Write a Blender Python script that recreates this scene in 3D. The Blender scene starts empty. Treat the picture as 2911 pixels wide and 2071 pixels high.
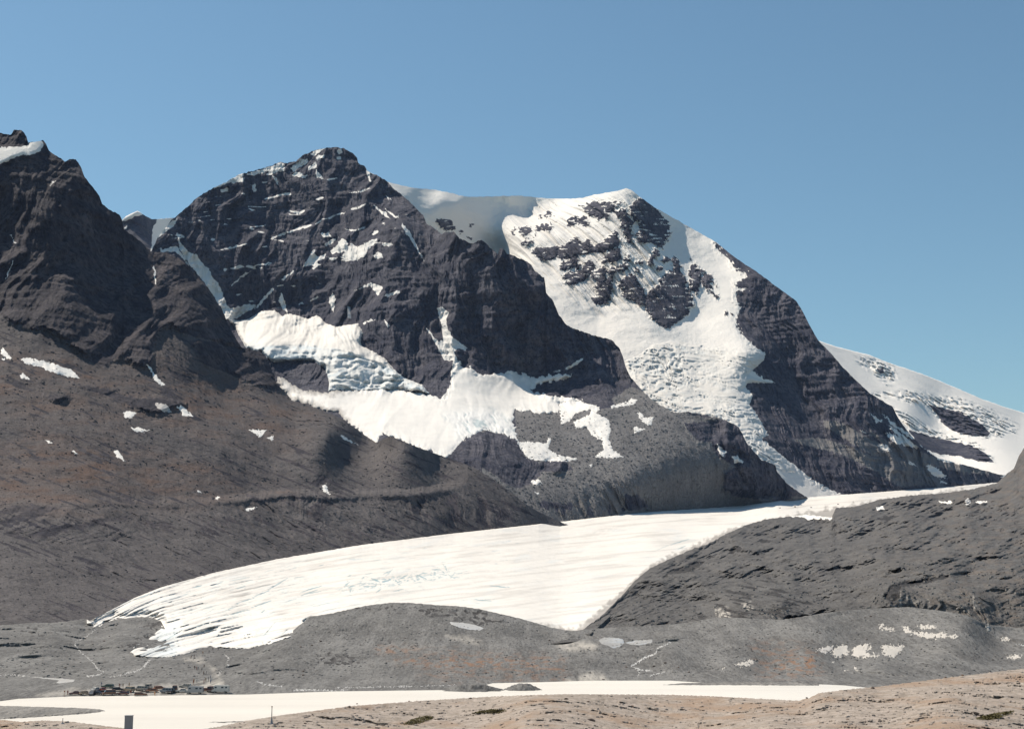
import bpy, bmesh, math, random
import numpy as np
from math import radians

# ------------------------------------------------------------------ camera, sky, sun, exposure
SC = bpy.context.scene
COL = SC.collection
W, H, F, HOR, CZ = 2911.0, 2071.0, 4043.06, 1650.0, 42.0
PITCH = math.atan((HOR - H / 2) / F)
CA, SA = math.cos(PITCH), math.sin(PITCH)

cam_data = bpy.data.cameras.new("camera")
cam_data.lens = 50.0
cam_data.sensor_width = 36.0
cam_data.sensor_fit = 'HORIZONTAL'
cam_data.clip_start = 1.0
cam_data.clip_end = 60000.0
cam = bpy.data.objects.new("camera", cam_data)
COL.objects.link(cam)
cam.location = (0, 0, CZ)
cam.rotation_euler = (radians(90) + PITCH, 0, 0)
SC.camera = cam

SUN_EL, SUN_AZ = radians(54), radians(-54)      # azimuth from +Y (view direction), negative = left
sdir = (math.sin(SUN_AZ) * math.cos(SUN_EL), math.cos(SUN_AZ) * math.cos(SUN_EL), math.sin(SUN_EL))

world = bpy.data.worlds.new("World")
SC.world = world
world.use_nodes = True
wn, wl = world.node_tree.nodes, world.node_tree.links
wn.clear()
sky = wn.new("ShaderNodeTexSky")
sky.sky_type = 'NISHITA'
sky.sun_disc = False
sky.sun_elevation = SUN_EL
sky.sun_rotation = SUN_AZ
sky.altitude = 2000
sky.air_density = 1.25
sky.dust_density = 1.5
sky.ozone_density = 1.6
bg = wn.new("ShaderNodeBackground")
bg.inputs["Strength"].default_value = 0.094
wo = wn.new("ShaderNodeOutputWorld")
tint = wn.new("ShaderNodeMix")
tint.data_type = 'RGBA'; tint.blend_type = 'MULTIPLY'
tint.inputs[0].default_value = 1.0
tint.inputs[7].default_value = (0.84, 1.02, 0.97, 1)
wl.new(sky.outputs[0], tint.inputs[6])
wl.new(tint.outputs[2], bg.inputs[0])
wl.new(bg.outputs[0], wo.inputs[0])

sun_data = bpy.data.lights.new("sun", 'SUN')
sun_data.energy = 5.0
sun_data.angle = radians(0.5)
sun_data.color = (1.0, 0.915, 0.79)
sun = bpy.data.objects.new("sun", sun_data)
COL.objects.link(sun)
from mathutils import Vector
sun.rotation_euler = Vector(sdir).to_track_quat('Z', 'Y').to_euler()

SC.view_settings.view_transform = 'Standard'
SC.view_settings.look = 'None'
SC.view_settings.gamma = 1.0
SC.view_settings.exposure = 0.14
SC.render.engine = 'CYCLES'
SC.cycles.use_denoising = True
SC.cycles.max_bounces = 4
SC.cycles.diffuse_bounces = 1

# ------------------------------------------------------------------ projection and picture coordinates
def unproj(px, py, Y):
    """photo pixel + distance along the valley (m) -> world point"""
    xc = (np.asarray(px, float) - W / 2) / F
    yc = (H / 2 - np.asarray(py, float)) / F
    t = Y / (CA - yc * SA)
    return xc * t, Y + 0 * t, CZ + (SA + yc * CA) * t

def y_at(py, z):
    """distance at which the ray through row py meets height z"""
    yc = (H / 2 - py) / F
    return (z - CZ) / ((SA + yc * CA) / (CA - yc * SA))

def project(X, Y, Z):
    d = Y * CA + (Z - CZ) * SA
    u = -Y * SA + (Z - CZ) * CA
    return W / 2 + F * X / d, H / 2 - F * u / d

FR = dict(z1=(0, 350, 2.32), z2=(600, 350, 2.32), z3=(1200, 450, 2.32), z4=(1800, 500, 1.7093),
          z5=(0, 850, 2.32), z6=(700, 900, 2.32), z7=(1400, 1000, 2.03), b1=(0, 1500, 2.844),
          b2=(600, 1500, 2.844), b3=(1200, 1500, 2.844), b4=(1700, 1400, 2.707), b5=(2211, 1400, 2.42),
          c1=(1440, 520, 4.51), c2=(1720, 560, 4.06), q1=(170, 1910, 9.132), q2=(400, 1890, 8.154),
          s=(0, 0, 1.0))

def P(*a):
    """P('z1','x,y x,y', 'z6','x,y ...') -> list of photo coordinates"""
    out = []
    for f, s in zip(a[0::2], a[1::2]):
        ox, oy, k = FR[f]
        for t in s.split():
            x, y = t.split(',')
            out.append((ox + float(x) / k, oy + float(y) / k))
    return out

# ------------------------------------------------------------------ noise
GX = np.cos(np.arange(16) * math.pi / 8 + .2)
GY = np.sin(np.arange(16) * math.pi / 8 + .2)

def noise2(x, y, seed=0):
    xf, yf = np.floor(x), np.floor(y)
    fx, fy = x - xf, y - yf
    xi, yi = xf.astype(np.int64), yf.astype(np.int64)
    def g(i, j):
        h = ((xi + i) * 374761393 + (yi + j) * 668265263 + seed * 974634777) & 0xffffffff
        h = ((h ^ (h >> 13)) * 1274126177) & 0xffffffff
        h = (h ^ (h >> 16)) & 15
        return GX[h] * (fx - i) + GY[h] * (fy - j)
    ux = fx * fx * fx * (fx * (fx * 6 - 15) + 10)
    uy = fy * fy * fy * (fy * (fy * 6 - 15) + 10)
    a = g(0, 0); a = a + ux * (g(1, 0) - a)
    b = g(0, 1); b = b + ux * (g(1, 1) - b)
    return 1.5 * (a + uy * (b - a))

def fbm(x, y, octv=4, seed=0, gain=.5):
    s, a = 0, 1.0
    for k in range(octv):
        s = s + a * noise2(x, y, seed + 17 * k)
        x, y, a = x * 2.03 + 5.1, y * 2.03 + 3.7, a * gain
    return s

def ridged(x, y, octv=4, seed=0, gain=.5):
    s, a, n = 0, 1.0, 0
    for k in range(octv):
        s = s + a * (1 - np.abs(noise2(x, y, seed + 17 * k)) * 1.6)
        n += a
        x, y, a = x * 2.03 + 5.1, y * 2.03 + 3.7, a * gain
    return s / n

def worley(x, y, seed=0):
    """cell pattern: distance to the nearest cell border and a random value per cell"""
    xi, yi = np.floor(x), np.floor(y)
    f1 = np.full(x.shape, 9.0); f2 = f1.copy(); cell = np.zeros(x.shape)
    for i in (-1, 0, 1):
        for j in (-1, 0, 1):
            a, b = (xi + i).astype(np.int64), (yi + j).astype(np.int64)
            h = (a * 374761393 + b * 668265263 + seed * 974634777) & 0xffffffff
            h = ((h ^ (h >> 13)) * 1274126177) & 0xffffffff
            h = h ^ (h >> 16)
            cx, cy = a + (h & 1023) / 1023., b + ((h >> 10) & 1023) / 1023.
            d = np.hypot(x - cx, y - cy)
            near = d < f1
            f2 = np.where(near, f1, np.minimum(f2, d))
            cell = np.where(near, ((h >> 20) & 255) / 255., cell)
            f1 = np.where(near, d, f1)
    return f2 - f1, cell

def sstep(a, b, x):
    t = np.clip((x - a) / (b - a), 0, 1)
    return t * t * (3 - 2 * t)

# ------------------------------------------------------------------ polygon distance
FAR = -60.0
def sdf(px, py, poly, margin=60):
    """signed distance in photo pixels, positive inside; FAR beyond the margin"""
    shp = px.shape
    x, y = px.ravel(), py.ravel()
    q = np.asarray(poly)
    out = np.full(x.shape, FAR)
    m = (x > q[:, 0].min() - margin) & (x < q[:, 0].max() + margin) & (y > q[:, 1].min() - margin) & (y < q[:, 1].max() + margin)
    xs, ys = x[m], y[m]
    if xs.size == 0:
        return out.reshape(shp)
    d2 = np.full(xs.shape, 1e12)
    ins = np.zeros(xs.shape, bool)
    n = len(q)
    for i in range(n):
        ax, ay = q[i]; bx, by = q[(i + 1) % n]
        ex, ey = bx - ax, by - ay
        L = ex * ex + ey * ey
        if L < 1e-9:
            continue
        t = np.clip(((xs - ax) * ex + (ys - ay) * ey) / L, 0, 1)
        dx, dy = xs - ax - t * ex, ys - ay - t * ey
        d2 = np.minimum(d2, dx * dx + dy * dy)
        if ay != by:
            c = ((ay > ys) != (by > ys)) & (xs < (ex) * (ys - ay) / (by - ay) + ax)
            ins ^= c
    d = np.sqrt(d2)
    out[m] = np.where(ins, d, -d)
    return np.maximum(out, FAR).reshape(shp)

def sdf_union(px, py, polys, margin=60):
    s = np.full(px.shape, FAR)
    for p in polys:
        s = np.maximum(s, sdf(px, py, p, margin))
    return s

# ------------------------------------------------------------------ mesh helpers
def mesh_arrays(name, V, Q, attrs=None, smooth=True, tris=None):
    me = bpy.data.meshes.new(name)
    nv, nq = len(V), len(Q)
    me.vertices.add(nv)
    me.vertices.foreach_set("co", np.ascontiguousarray(V, np.float32).ravel())
    me.loops.add(nq * 4)
    me.loops.foreach_set("vertex_index", np.ascontiguousarray(Q, np.int32).ravel())
    me.polygons.add(nq)
    me.polygons.foreach_set("loop_start", np.arange(0, nq * 4, 4, dtype=np.int32))
    me.update(calc_edges=True)
    me.validate()
    me.polygons.foreach_set("use_smooth", np.full(len(me.polygons), smooth))
    for k, v in (attrs or {}).items():
        a = me.attributes.new(k, 'FLOAT', 'POINT')
        a.data.foreach_set("value", np.ascontiguousarray(v, np.float32).ravel())
    return me

def link(name, me, mat=None, parent=None):
    o = bpy.data.objects.new(name, me)
    COL.objects.link(o)
    if mat is not None and me is not None:
        me.materials.clear()
        for m in (mat if isinstance(mat, (list, tuple)) else [mat]):
            me.materials.append(m)
    if parent is not None:
        o.parent = parent
    return o

def structure(o):
    o["kind"] = "structure"
    return o

def tag(o, label, cat, group=None):
    o["label"] = label; o["category"] = cat
    if group:
        o["group"] = group
    return o

def tps(ctrl):
    c = np.asarray(ctrl, float)
    x, y, v = c[:, 0] / 1000, c[:, 1] / 1000, c[:, 2]
    n = len(c)
    def ph(r2):
        return 0.5 * r2 * np.log(r2 + 1e-12)
    K = ph((x[:, None] - x) ** 2 + (y[:, None] - y) ** 2) + np.eye(n) * 1e-6
    Pm = np.stack([np.ones(n), x, y], 1)
    A = np.zeros((n + 3, n + 3))
    A[:n, :n] = K; A[:n, n:] = Pm; A[n:, :n] = Pm.T
    sol = np.linalg.solve(A, np.concatenate([v, np.zeros(3)]))
    def f(px, py):
        px, py = px / 1000, py / 1000
        s = sol[n] + sol[n + 1] * px + sol[n + 2] * py
        for i in range(n):
            s = s + sol[i] * ph((px - x[i]) ** 2 + (py - y[i]) ** 2)
        return s
    return f

class Layer:
    """a landform: ridge line, foot line, distances at control points, relief"""
    def __init__(self, top, bot, ctrl, step=2.8, jag=2.0, jagf=14., x0=None, x1=None, seed=1, vstep=None):
        top, bot = np.asarray(top, float), np.asarray(bot, float)
        x0 = top[0, 0] if x0 is None else x0
        x1 = top[-1, 0] if x1 is None else x1
        self.xs = np.arange(x0, x1 + step, step)
        xs = self.xs
        ty = np.interp(xs, top[:, 0], top[:, 1])
        by = np.interp(xs, bot[:, 0], bot[:, 1])
        if jag:
            ty = ty + jag * fbm(xs / jagf, xs * 0 + seed, 4, seed, .6)
        by = np.maximum(by, ty + 4)
        n = int(max(by - ty) / (vstep or step)) + 2
        self.v = np.linspace(0, 1, n)
        self.ty, self.by = ty, by
        self.px = np.repeat(xs[None, :], n, 0)
        self.py = ty[None, :] + (by - ty)[None, :] * self.v[:, None]
        self.D0 = tps(ctrl)(self.px, self.py)
        self.D = self.D0.copy()
        self.attrs = {}
        self.world()
    def world(self):
        self.X, self.Y, self.Z = unproj(self.px, self.py, self.D)
        return self
    def normals_z(self):
        Pt = np.stack([self.X, self.Y, self.Z], -1)
        du = np.gradient(Pt, axis=1); dv = np.gradient(Pt, axis=0)
        n = np.cross(dv, du)
        n /= np.linalg.norm(n, axis=-1, keepdims=True) + 1e-9
        n = np.where(n[..., 1:2] > 0, -n, n)
        return n
    def at(self, px, py):
        """distance of the finished surface at photo coordinates"""
        px, py = np.asarray(px, float), np.asarray(py, float)
        c = np.clip((px - self.xs[0]) / (self.xs[1] - self.xs[0]), 0, len(self.xs) - 1.001)
        i = np.floor(c).astype(int); fx = c - i
        ty = self.ty[i] * (1 - fx) + self.ty[i + 1] * fx
        by = self.by[i] * (1 - fx) + self.by[i + 1] * fx
        n = len(self.v)
        r = np.clip((py - ty) / (by - ty) * (n - 1), 0, n - 1.001)
        j = np.floor(r).astype(int); fy = r - j
        D = self.D
        return ((D[j, i] * (1 - fx) + D[j, i + 1] * fx) * (1 - fy) + (D[j + 1, i] * (1 - fx) + D[j + 1, i + 1] * fx) * fy)
    def point(self, px, py):
        return np.array(unproj(px, py, self.at(px, py)))
    def lift(self, h):
        """raise the ground by h metres: what stood lower in the picture moves up by its height"""
        n = h * F / self.D
        for j in range(self.px.shape[1]):
            c = self.py[:, j]
            self.D[:, j] = np.interp(c + n[:, j], c, self.D[:, j])
        return self.world()
    def build(self, name, mat, back=((40, 30), (160, 150), (600, 650), (1400, 1700)), skirt=None, parent=None, smooth=True):
        self.world()
        nr, nc = self.px.shape
        V = np.stack([self.X, self.Y, self.Z], -1)
        rows = []
        A = {k: v for k, v in self.attrs.items()}
        for dy, dz in reversed(back):
            r = V[0].copy(); r[:, 1] += dy; r[:, 2] -= dz
            r[:, 0] *= (V[0][:, 1] + dy) / V[0][:, 1]
            rows.append(r)
        nb = len(rows)
        if skirt:
            r = V[-1].copy(); r[:, 1] += skirt[0]; r[:, 2] -= skirt[1]
            tail = [r]
        else:
            tail = []
        V = np.concatenate([r[None] for r in rows] + [V] + [r[None] for r in tail], 0)
        at = {}
        for k, v in A.items():
            at[k] = np.concatenate([np.repeat(v[:1], nb, 0), v] + [v[-1:]] * len(tail), 0)
        R = V.shape[0]
        idx = np.arange(R * nc).reshape(R, nc)
        Q = np.stack([idx[:-1, :-1], idx[1:, :-1], idx[1:, 1:], idx[:-1, 1:]], -1).reshape(-1, 4)
        me = mesh_arrays(name, V.reshape(-1, 3), Q, at, smooth)
        self.obj = link(name, me, mat, parent)
        return self.obj

def drape(layer, name, poly, mat, thick=1.5, ramp=8., step=2.4, edge=2.0, edgef=9., relief=None, parent=None, attrs=None, seed=3, holes=()):
    """a body of snow or ice lying on a landform, its rim dipping under the surface"""
    q = np.asarray(poly)
    m = step * 3
    xs = np.arange(q[:, 0].min() - m, q[:, 0].max() + m, step)
    ys = np.arange(q[:, 1].min() - m, q[:, 1].max() + m, step)
    px, py = np.meshgrid(xs, ys)
    wx = px + edge * fbm(px / edgef, py / edgef, 5, seed, .65)
    wy = py + edge * fbm(px / edgef + 50, py / edgef, 5, seed + 9, .65)
    s = sdf(wx, wy, poly, 400)
    for h in holes:
        s = np.minimum(s, -sdf(wx, wy, h, 400))
    keep = s > -2.2 * step
    D = layer.at(px, py)
    off = np.where(s < 0, s / (2.2 * step) * max(thick, 2.0) * .8, thick * (1 - np.exp(-np.maximum(s, 0) / ramp)))
    D = D - off
    at = {}
    if relief is not None:
        dD, at = relief(px, py, s, D)
        D = D + dD * sstep(-1, 6, s)
    X, Y, Z = unproj(px, py, D)
    V = np.stack([X, Y, Z], -1).reshape(-1, 3)
    nr, nc = px.shape
    idx = np.arange(nr * nc).reshape(nr, nc)
    Q = np.stack([idx[:-1, :-1], idx[1:, :-1], idx[1:, 1:], idx[:-1, 1:]], -1).reshape(-1, 4)
    Q = Q[keep.ravel()[Q].all(1)]
    used = np.unique(Q)
    remap = np.full(nr * nc, -1); remap[used] = np.arange(len(used))
    me = mesh_arrays(name, V[used], remap[Q], {k: v.ravel()[used] for k, v in at.items()})
    return link(name, me, mat, parent)

# ------------------------------------------------------------------ materials
def new_mat(name):
    m = bpy.data.materials.new(name)
    m.use_nodes = True
    nt = m.node_tree
    nt.nodes.clear()
    out = nt.nodes.new("ShaderNodeOutputMaterial")
    b = nt.nodes.new("ShaderNodeBsdfPrincipled")
    nt.links.new(b.outputs[0], out.inputs[0])
    b.inputs["Roughness"].default_value = .9
    b.inputs["Specular IOR Level"].default_value = .15
    return m, nt, b

class N:
    """small node-building helper"""
    def __init__(self, nt):
        self.nt = nt
        self.geo = nt.nodes.new("ShaderNodeNewGeometry")
    def pos(self, sx=1, sy=1, sz=1, rot=(0, 0, 0)):
        mp = self.nt.nodes.new("ShaderNodeMapping")
        mp.inputs["Scale"].default_value = (sx, sy, sz)
        mp.inputs["Rotation"].default_value = rot
        self.nt.links.new(self.geo.outputs["Position"], mp.inputs[0])
        return mp.outputs[0]
    def noise(self, vec, scale=1, detail=5, rough=.6, dist=0):
        n = self.nt.nodes.new("ShaderNodeTexNoise")
        n.inputs["Scale"].default_value = scale
        n.inputs["Detail"].default_value = detail
        n.inputs["Roughness"].default_value = rough
        n.inputs["Distortion"].default_value = dist
        self.nt.links.new(vec, n.inputs["Vector"])
        return n.outputs[0]
    def attr(self, name):
        a = self.nt.nodes.new("ShaderNodeAttribute")
        a.attribute_name = name
        return a.outputs["Fac"]
    def ramp(self, v, lo, hi):
        r = self.nt.nodes.new("ShaderNodeMapRange")
        r.interpolation_type = 'SMOOTHSTEP'
        r.inputs[1].default_value = lo; r.inputs[2].default_value = hi
        self.nt.links.new(v, r.inputs[0])
        return r.outputs[0]
    def math(self, op, a, b):
        m = self.nt.nodes.new("ShaderNodeMath")
        m.operation = op
        for k, v in ((0, a), (1, b)):
            if isinstance(v, (int, float)):
                m.inputs[k].default_value = v
            else:
                self.nt.links.new(v, m.inputs[k])
        return m.outputs[0]
    def mix(self, f, a, b):
        m = self.nt.nodes.new("ShaderNodeMix")
        m.data_type = 'RGBA'
        for k, v in ((0, f), (6, a), (7, b)):
            if isinstance(v, (int, float)):
                m.inputs[k].default_value = v
            elif isinstance(v, tuple):
                m.inputs[k].default_value = (*v, 1)
            else:
                self.nt.links.new(v, m.inputs[k])
        return m.outputs[2]
    def bump(self, h, strength=.5, dist=1.0):
        b = self.nt.nodes.new("ShaderNodeBump")
        b.inputs["Strength"].default_value = strength
        b.inputs["Distance"].default_value = dist
        self.nt.links.new(h, b.inputs["Height"])
        return b.outputs[0]

SNOW = (0.86, 0.815, 0.755)
def mountain_material(name, rock_a, rock_b, scree_a, scree_b, brown=(.17, .115, .085), sc=1.0, ys=1.0):
    m, nt, b = new_mat(name)
    n = N(nt)
    streak = n.noise(n.pos(.02 * sc, .02 * sc, .006 * sc), 1, 6, .65, .4)
    strata = n.noise(n.pos(.002 * sc, .002 * sc, .05 * sc, (0.05, .06, 0)), 1, 4, .6)
    fine = n.noise(n.pos(.09 * sc, .09 * sc * ys, .09 * sc), 1, 5, .7)
    f = n.math('ADD', n.math('MULTIPLY', streak, .68), n.math('MULTIPLY', strata, .32))
    rock = n.mix(n.ramp(f, .38, .62), rock_a, rock_b)
    grit = n.noise(n.pos(.28 * sc, .28 * sc * ys, .16 * sc), 1, 4, .75)
    blotch = n.noise(n.pos(.011 * sc, .011 * sc, .007 * sc), 1, 5, .6)
    rock = n.mix(n.math('MULTIPLY', n.ramp(blotch, .5, .72), .75), rock, tuple(min(1, 1.55 * c) for c in rock_b))
    rock = n.mix(n.ramp(fine, .42, .66), rock, tuple(.5 * c for c in rock_a))
    rock = n.mix(n.math('MULTIPLY', n.ramp(grit, .52, .7), .6), rock, tuple(min(1, 1.35 * c) for c in rock_b))
    big = n.noise(n.pos(.006 * sc, .006 * sc, .006 * sc), 1, 6, .65)
    g2 = n.noise(n.pos(.05 * sc, .02 * sc * ys, .02 * sc), 1, 5, .7)
    sf = n.math('ADD', n.math('MULTIPLY', big, .5), n.math('MULTIPLY', g2, .5))
    scree = n.mix(n.ramp(sf, .4, .62), scree_a, scree_b)
    scree = n.mix(n.math('MULTIPLY', n.ramp(grit, .5, .66), .75), scree, tuple(.5 * c for c in scree_a))
    scree = n.mix(n.math('MULTIPLY', n.ramp(grit, .48, .34), .5), scree, tuple(min(1, 1.3 * c) for c in scree_b))
    scree = n.mix(n.math('MULTIPLY', n.attr("brown"), n.ramp(big, .3, .65)), scree, brown)
    scree = n.mix(n.math('MULTIPLY', n.attr("pale"), n.ramp(g2, .3, .6)), scree, (.46, .42, .37))
    c = n.mix(n.ramp(n.math('ADD', n.attr("scree"), n.math('MULTIPLY', n.math('SUBTRACT', fine, .5), .5)), .4, .6), rock, scree)
    sn = n.noise(n.pos(.12 * sc, .12 * sc, .12 * sc), 1, 4, .7)
    s = n.math('ADD', n.attr("snow"), n.math('MULTIPLY', n.math('SUBTRACT', sn, .5), .35))
    c = n.mix(n.ramp(s, .46, .54), c, SNOW)
    nt.links.new(c, b.inputs["Base Color"])
    nt.links.new(n.bump(n.math('ADD', fine, n.math('MULTIPLY', grit, .5)), .6, 5.0 / sc), b.inputs["Normal"])
    return m

M_ROCK = mountain_material("mountain_rock", (.034, .036, .057), (.108, .102, .118), (.150, .142, .140), (.215, .205, .20))
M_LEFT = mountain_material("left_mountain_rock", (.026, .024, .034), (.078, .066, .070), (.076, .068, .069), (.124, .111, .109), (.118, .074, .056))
M_MOR = mountain_material("moraine_gravel", (.05, .046, .044), (.10, .092, .088), (.128, .122, .116), (.212, .203, .192), (.235, .132, .08), 3.0, .22)

def snow_material(name, base, ice, crack=(.26, .38, .41), bumps=.3, dirt=(.34, .31, .28), sc=.03):
    m, nt, b = new_mat(name)
    n = N(nt)
    v = n.noise(n.pos(sc, sc, sc), 1, 6, .6)
    c = n.mix(n.ramp(v, .35, .75), base, tuple(.93 * x for x in base))
    c = n.mix(n.attr("ice"), c, ice)
    c = n.mix(n.attr("crack"), c, crack)
    c = n.mix(n.attr("dirt"), c, dirt)
    nt.links.new(c, b.inputs["Base Color"])
    f = n.noise(n.pos(sc * 5, sc * 5, sc * 5), 1, 5, .65)
    nt.links.new(n.bump(f, bumps, .06 / sc), b.inputs["Normal"])
    b.inputs["Roughness"].default_value = .7
    return m
M_SNOW = snow_material("snow", SNOW, (.74, .80, .84))
M_ICE = snow_material("glacier_ice", (.80, .75, .685), (.60, .66, .68))
M_SILT = snow_material("pale_silt_ice", (.56, .515, .46), (.4, .42, .42), sc=.35)
M_DIRTY = snow_material("dirty_snow", (.55, .51, .47), (.4, .42, .42), sc=.2)

# ------------------------------------------------------------------ relief
def cliff_relief(L, amp, seed, tilt=0.05, ribs=1.0, strata=1.0, rough=1.0):
    X, Z = L.X, L.Z
    Xw = X + 45 * fbm(X / 170, Z / 170, 2, seed)
    rib = ridged(Xw / 110, Z / 520, 5, seed + 1)
    Zs = Z + tilt * X + 14 * fbm(X / 240, Z / 240, 2, seed + 2)
    band = noise2(Zs / 42, X / 1500, seed + 3) + .7 * noise2(Zs / 17, X / 800, seed + 4) + .45 * noise2(Zs / 8, X / 400, seed + 5)
    rg = fbm(X / 70, Z / 60, 3, seed + 6, .5)
    jag = ridged((X + .15 * Z) / 30, Z / 75, 4, seed + 7, .6)
    # cliff-and-ledge profile: steep risers between narrow ledges, in two sizes
    def stair(per, sd, wob):
        t = Zs / per + wob * fbm(X / 320, Z / 320, 2, sd) + .35 * noise2(X / 90, Z / 200, sd + 1)
        fr = t - np.floor(t)
        return (np.floor(t) + sstep(.0, .38, fr) - t) * per, fr
    s1, f1 = stair(74, seed + 8, .8)
    s2, f2 = stair(23, seed + 10, 1.2)
    keep = sstep(-.5, .3, fbm(X / 260, Z / 160, 2, seed + 12))
    L.ledge = np.maximum(sstep(.10, .05, np.abs(f1 - .2)) * .9, sstep(.16, .08, np.abs(f2 - .2)) * .85 * keep)
    return -amp * (ribs * 72 * (rib - .6) + strata * 9 * band + rough * (12 * rg + 16 * (jag - .6))) + strata * (.26 * s1 * (.3 + keep) + .55 * keep * s2)

def scree_relief(L, amp, seed):
    X, Z, D = L.X, L.Z, L.D
    return -amp * (8 * fbm(X / 75, D / 95, 6, seed + 2, .6) + 5 * (ridged((X + .3 * D) / 42, D / 150, 4, seed) - .6) + 2.2 * noise2((X + .3 * D) / 9, D / 60, seed + 1))

def warp(L, a=3.5, f=11., seed=5):
    return (L.px + a * fbm(L.px / f, L.py / f, 3, seed), L.py + a * fbm(L.px / f + 40, L.py / f, 3, seed + 3))

def soft(s, w=10.):
    return np.clip(.5 + s / (2 * w), 0, 1)

# ================================================================== THE SETTING
# ------------------------------------------------------------------ ground sheet out to the horizon
def plain_sheet(name, mat, x0, x1, y0, y1, z, n=40):
    xs, ys = np.linspace(x0, x1, n), np.linspace(y0, y1, n)
    X, Y = np.meshgrid(xs, ys)
    V = np.stack([X, Y, np.full_like(X, z)], -1).reshape(-1, 3)
    i = np.arange(n * n).reshape(n, n)
    Q = np.stack([i[:-1, :-1], i[:-1, 1:], i[1:, 1:], i[1:, :-1]], -1).reshape(-1, 4)
    return structure(link(name, mesh_arrays(name, V, Q, {"scree": np.ones(n * n)}), mat))
plain_sheet("ground", M_MOR, -25000, 25000, -8000, 25000, -6)

# ------------------------------------------------------------------ far snow dome at the right
dome_top = P('z4', '800,740 900,800 960,820 1050,845 1150,870 1250,910 1400,960 1550,1020 1700,1085 1800,1120 1899,1150', 's', '3200,1230')
L3 = Layer(dome_top, [(2200, 1420), (3200, 1420)],
           [(2268, 935, 6500), (2327, 968, 6500), (2500, 1020, 6700), (2700, 1095, 6900), (2911, 1173, 7200), (3200, 1230, 7500),
            (2450, 1080, 6250), (2600, 1130, 6250), (2750, 1180, 6350), (2900, 1220, 6600),
            (2500, 1160, 5950), (2650, 1230, 5950), (2850, 1250, 6000), (2560, 1230, 5600), (2700, 1290, 5600), (2880, 1300, 5600),
            (2700, 1340, 5200), (2850, 1340, 5200), (2600, 1300, 5200), (2400, 1200, 5600), (2600, 1420, 4800), (3200, 1420, 4900)],
           jag=1.0, jagf=40, seed=11)
L3.world()
wx, wy = warp(L3, 3, 12, 21)
rk = sdf_union(wx, wy, [P('z4', '1430,1110 1500,1125 1600,1150 1650,1180 1700,1210 1735,1250 1720,1265 1640,1260 1560,1240 1500,1200 1470,1150'),
                        P('z4', '1180,935 1215,930 1222,955 1200,962'),
                        P('z4', '1340,1235 1450,1265 1560,1290 1650,1310 1720,1350 1755,1392 1680,1385 1580,1360 1480,1350 1390,1315')])
ser = sdf_union(L3.px, L3.py, [P('z4', '1150,1060 1300,1085 1430,1110 1500,1190 1560,1240 1640,1265 1740,1275 1860,1250 1870,1210 1790,1165 1700,1120 1600,1085 1430,1060 1380,1060 1330,1040'),
                               P('z4', '1250,1120 1400,1200 1560,1270 1680,1300 1750,1370 1700,1380 1600,1300 1450,1270 1330,1230'),
                               P('z4', '1080,880 1200,890 1260,920 1285,980 1240,1010 1160,950 1090,910')])
sm = soft(ser, 12)
sn = ridged(L3.X / 60 + L3.D / 300, L3.D / 45, 4, 33) - .6
L3.D += sm * 75 * sn + 14 * fbm(L3.X / 220, L3.D / 260, 3, 30) - 25 * soft(rk, 6) + 10 * soft(rk, 6) * fbm(L3.X / 40, L3.Z / 20, 4, 31)
L3.attrs = dict(snow=soft(-rk, 5), scree=np.zeros_like(L3.D), brown=np.zeros_like(L3.D))
structure(L3.build("snow_dome", M_ROCK))

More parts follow.
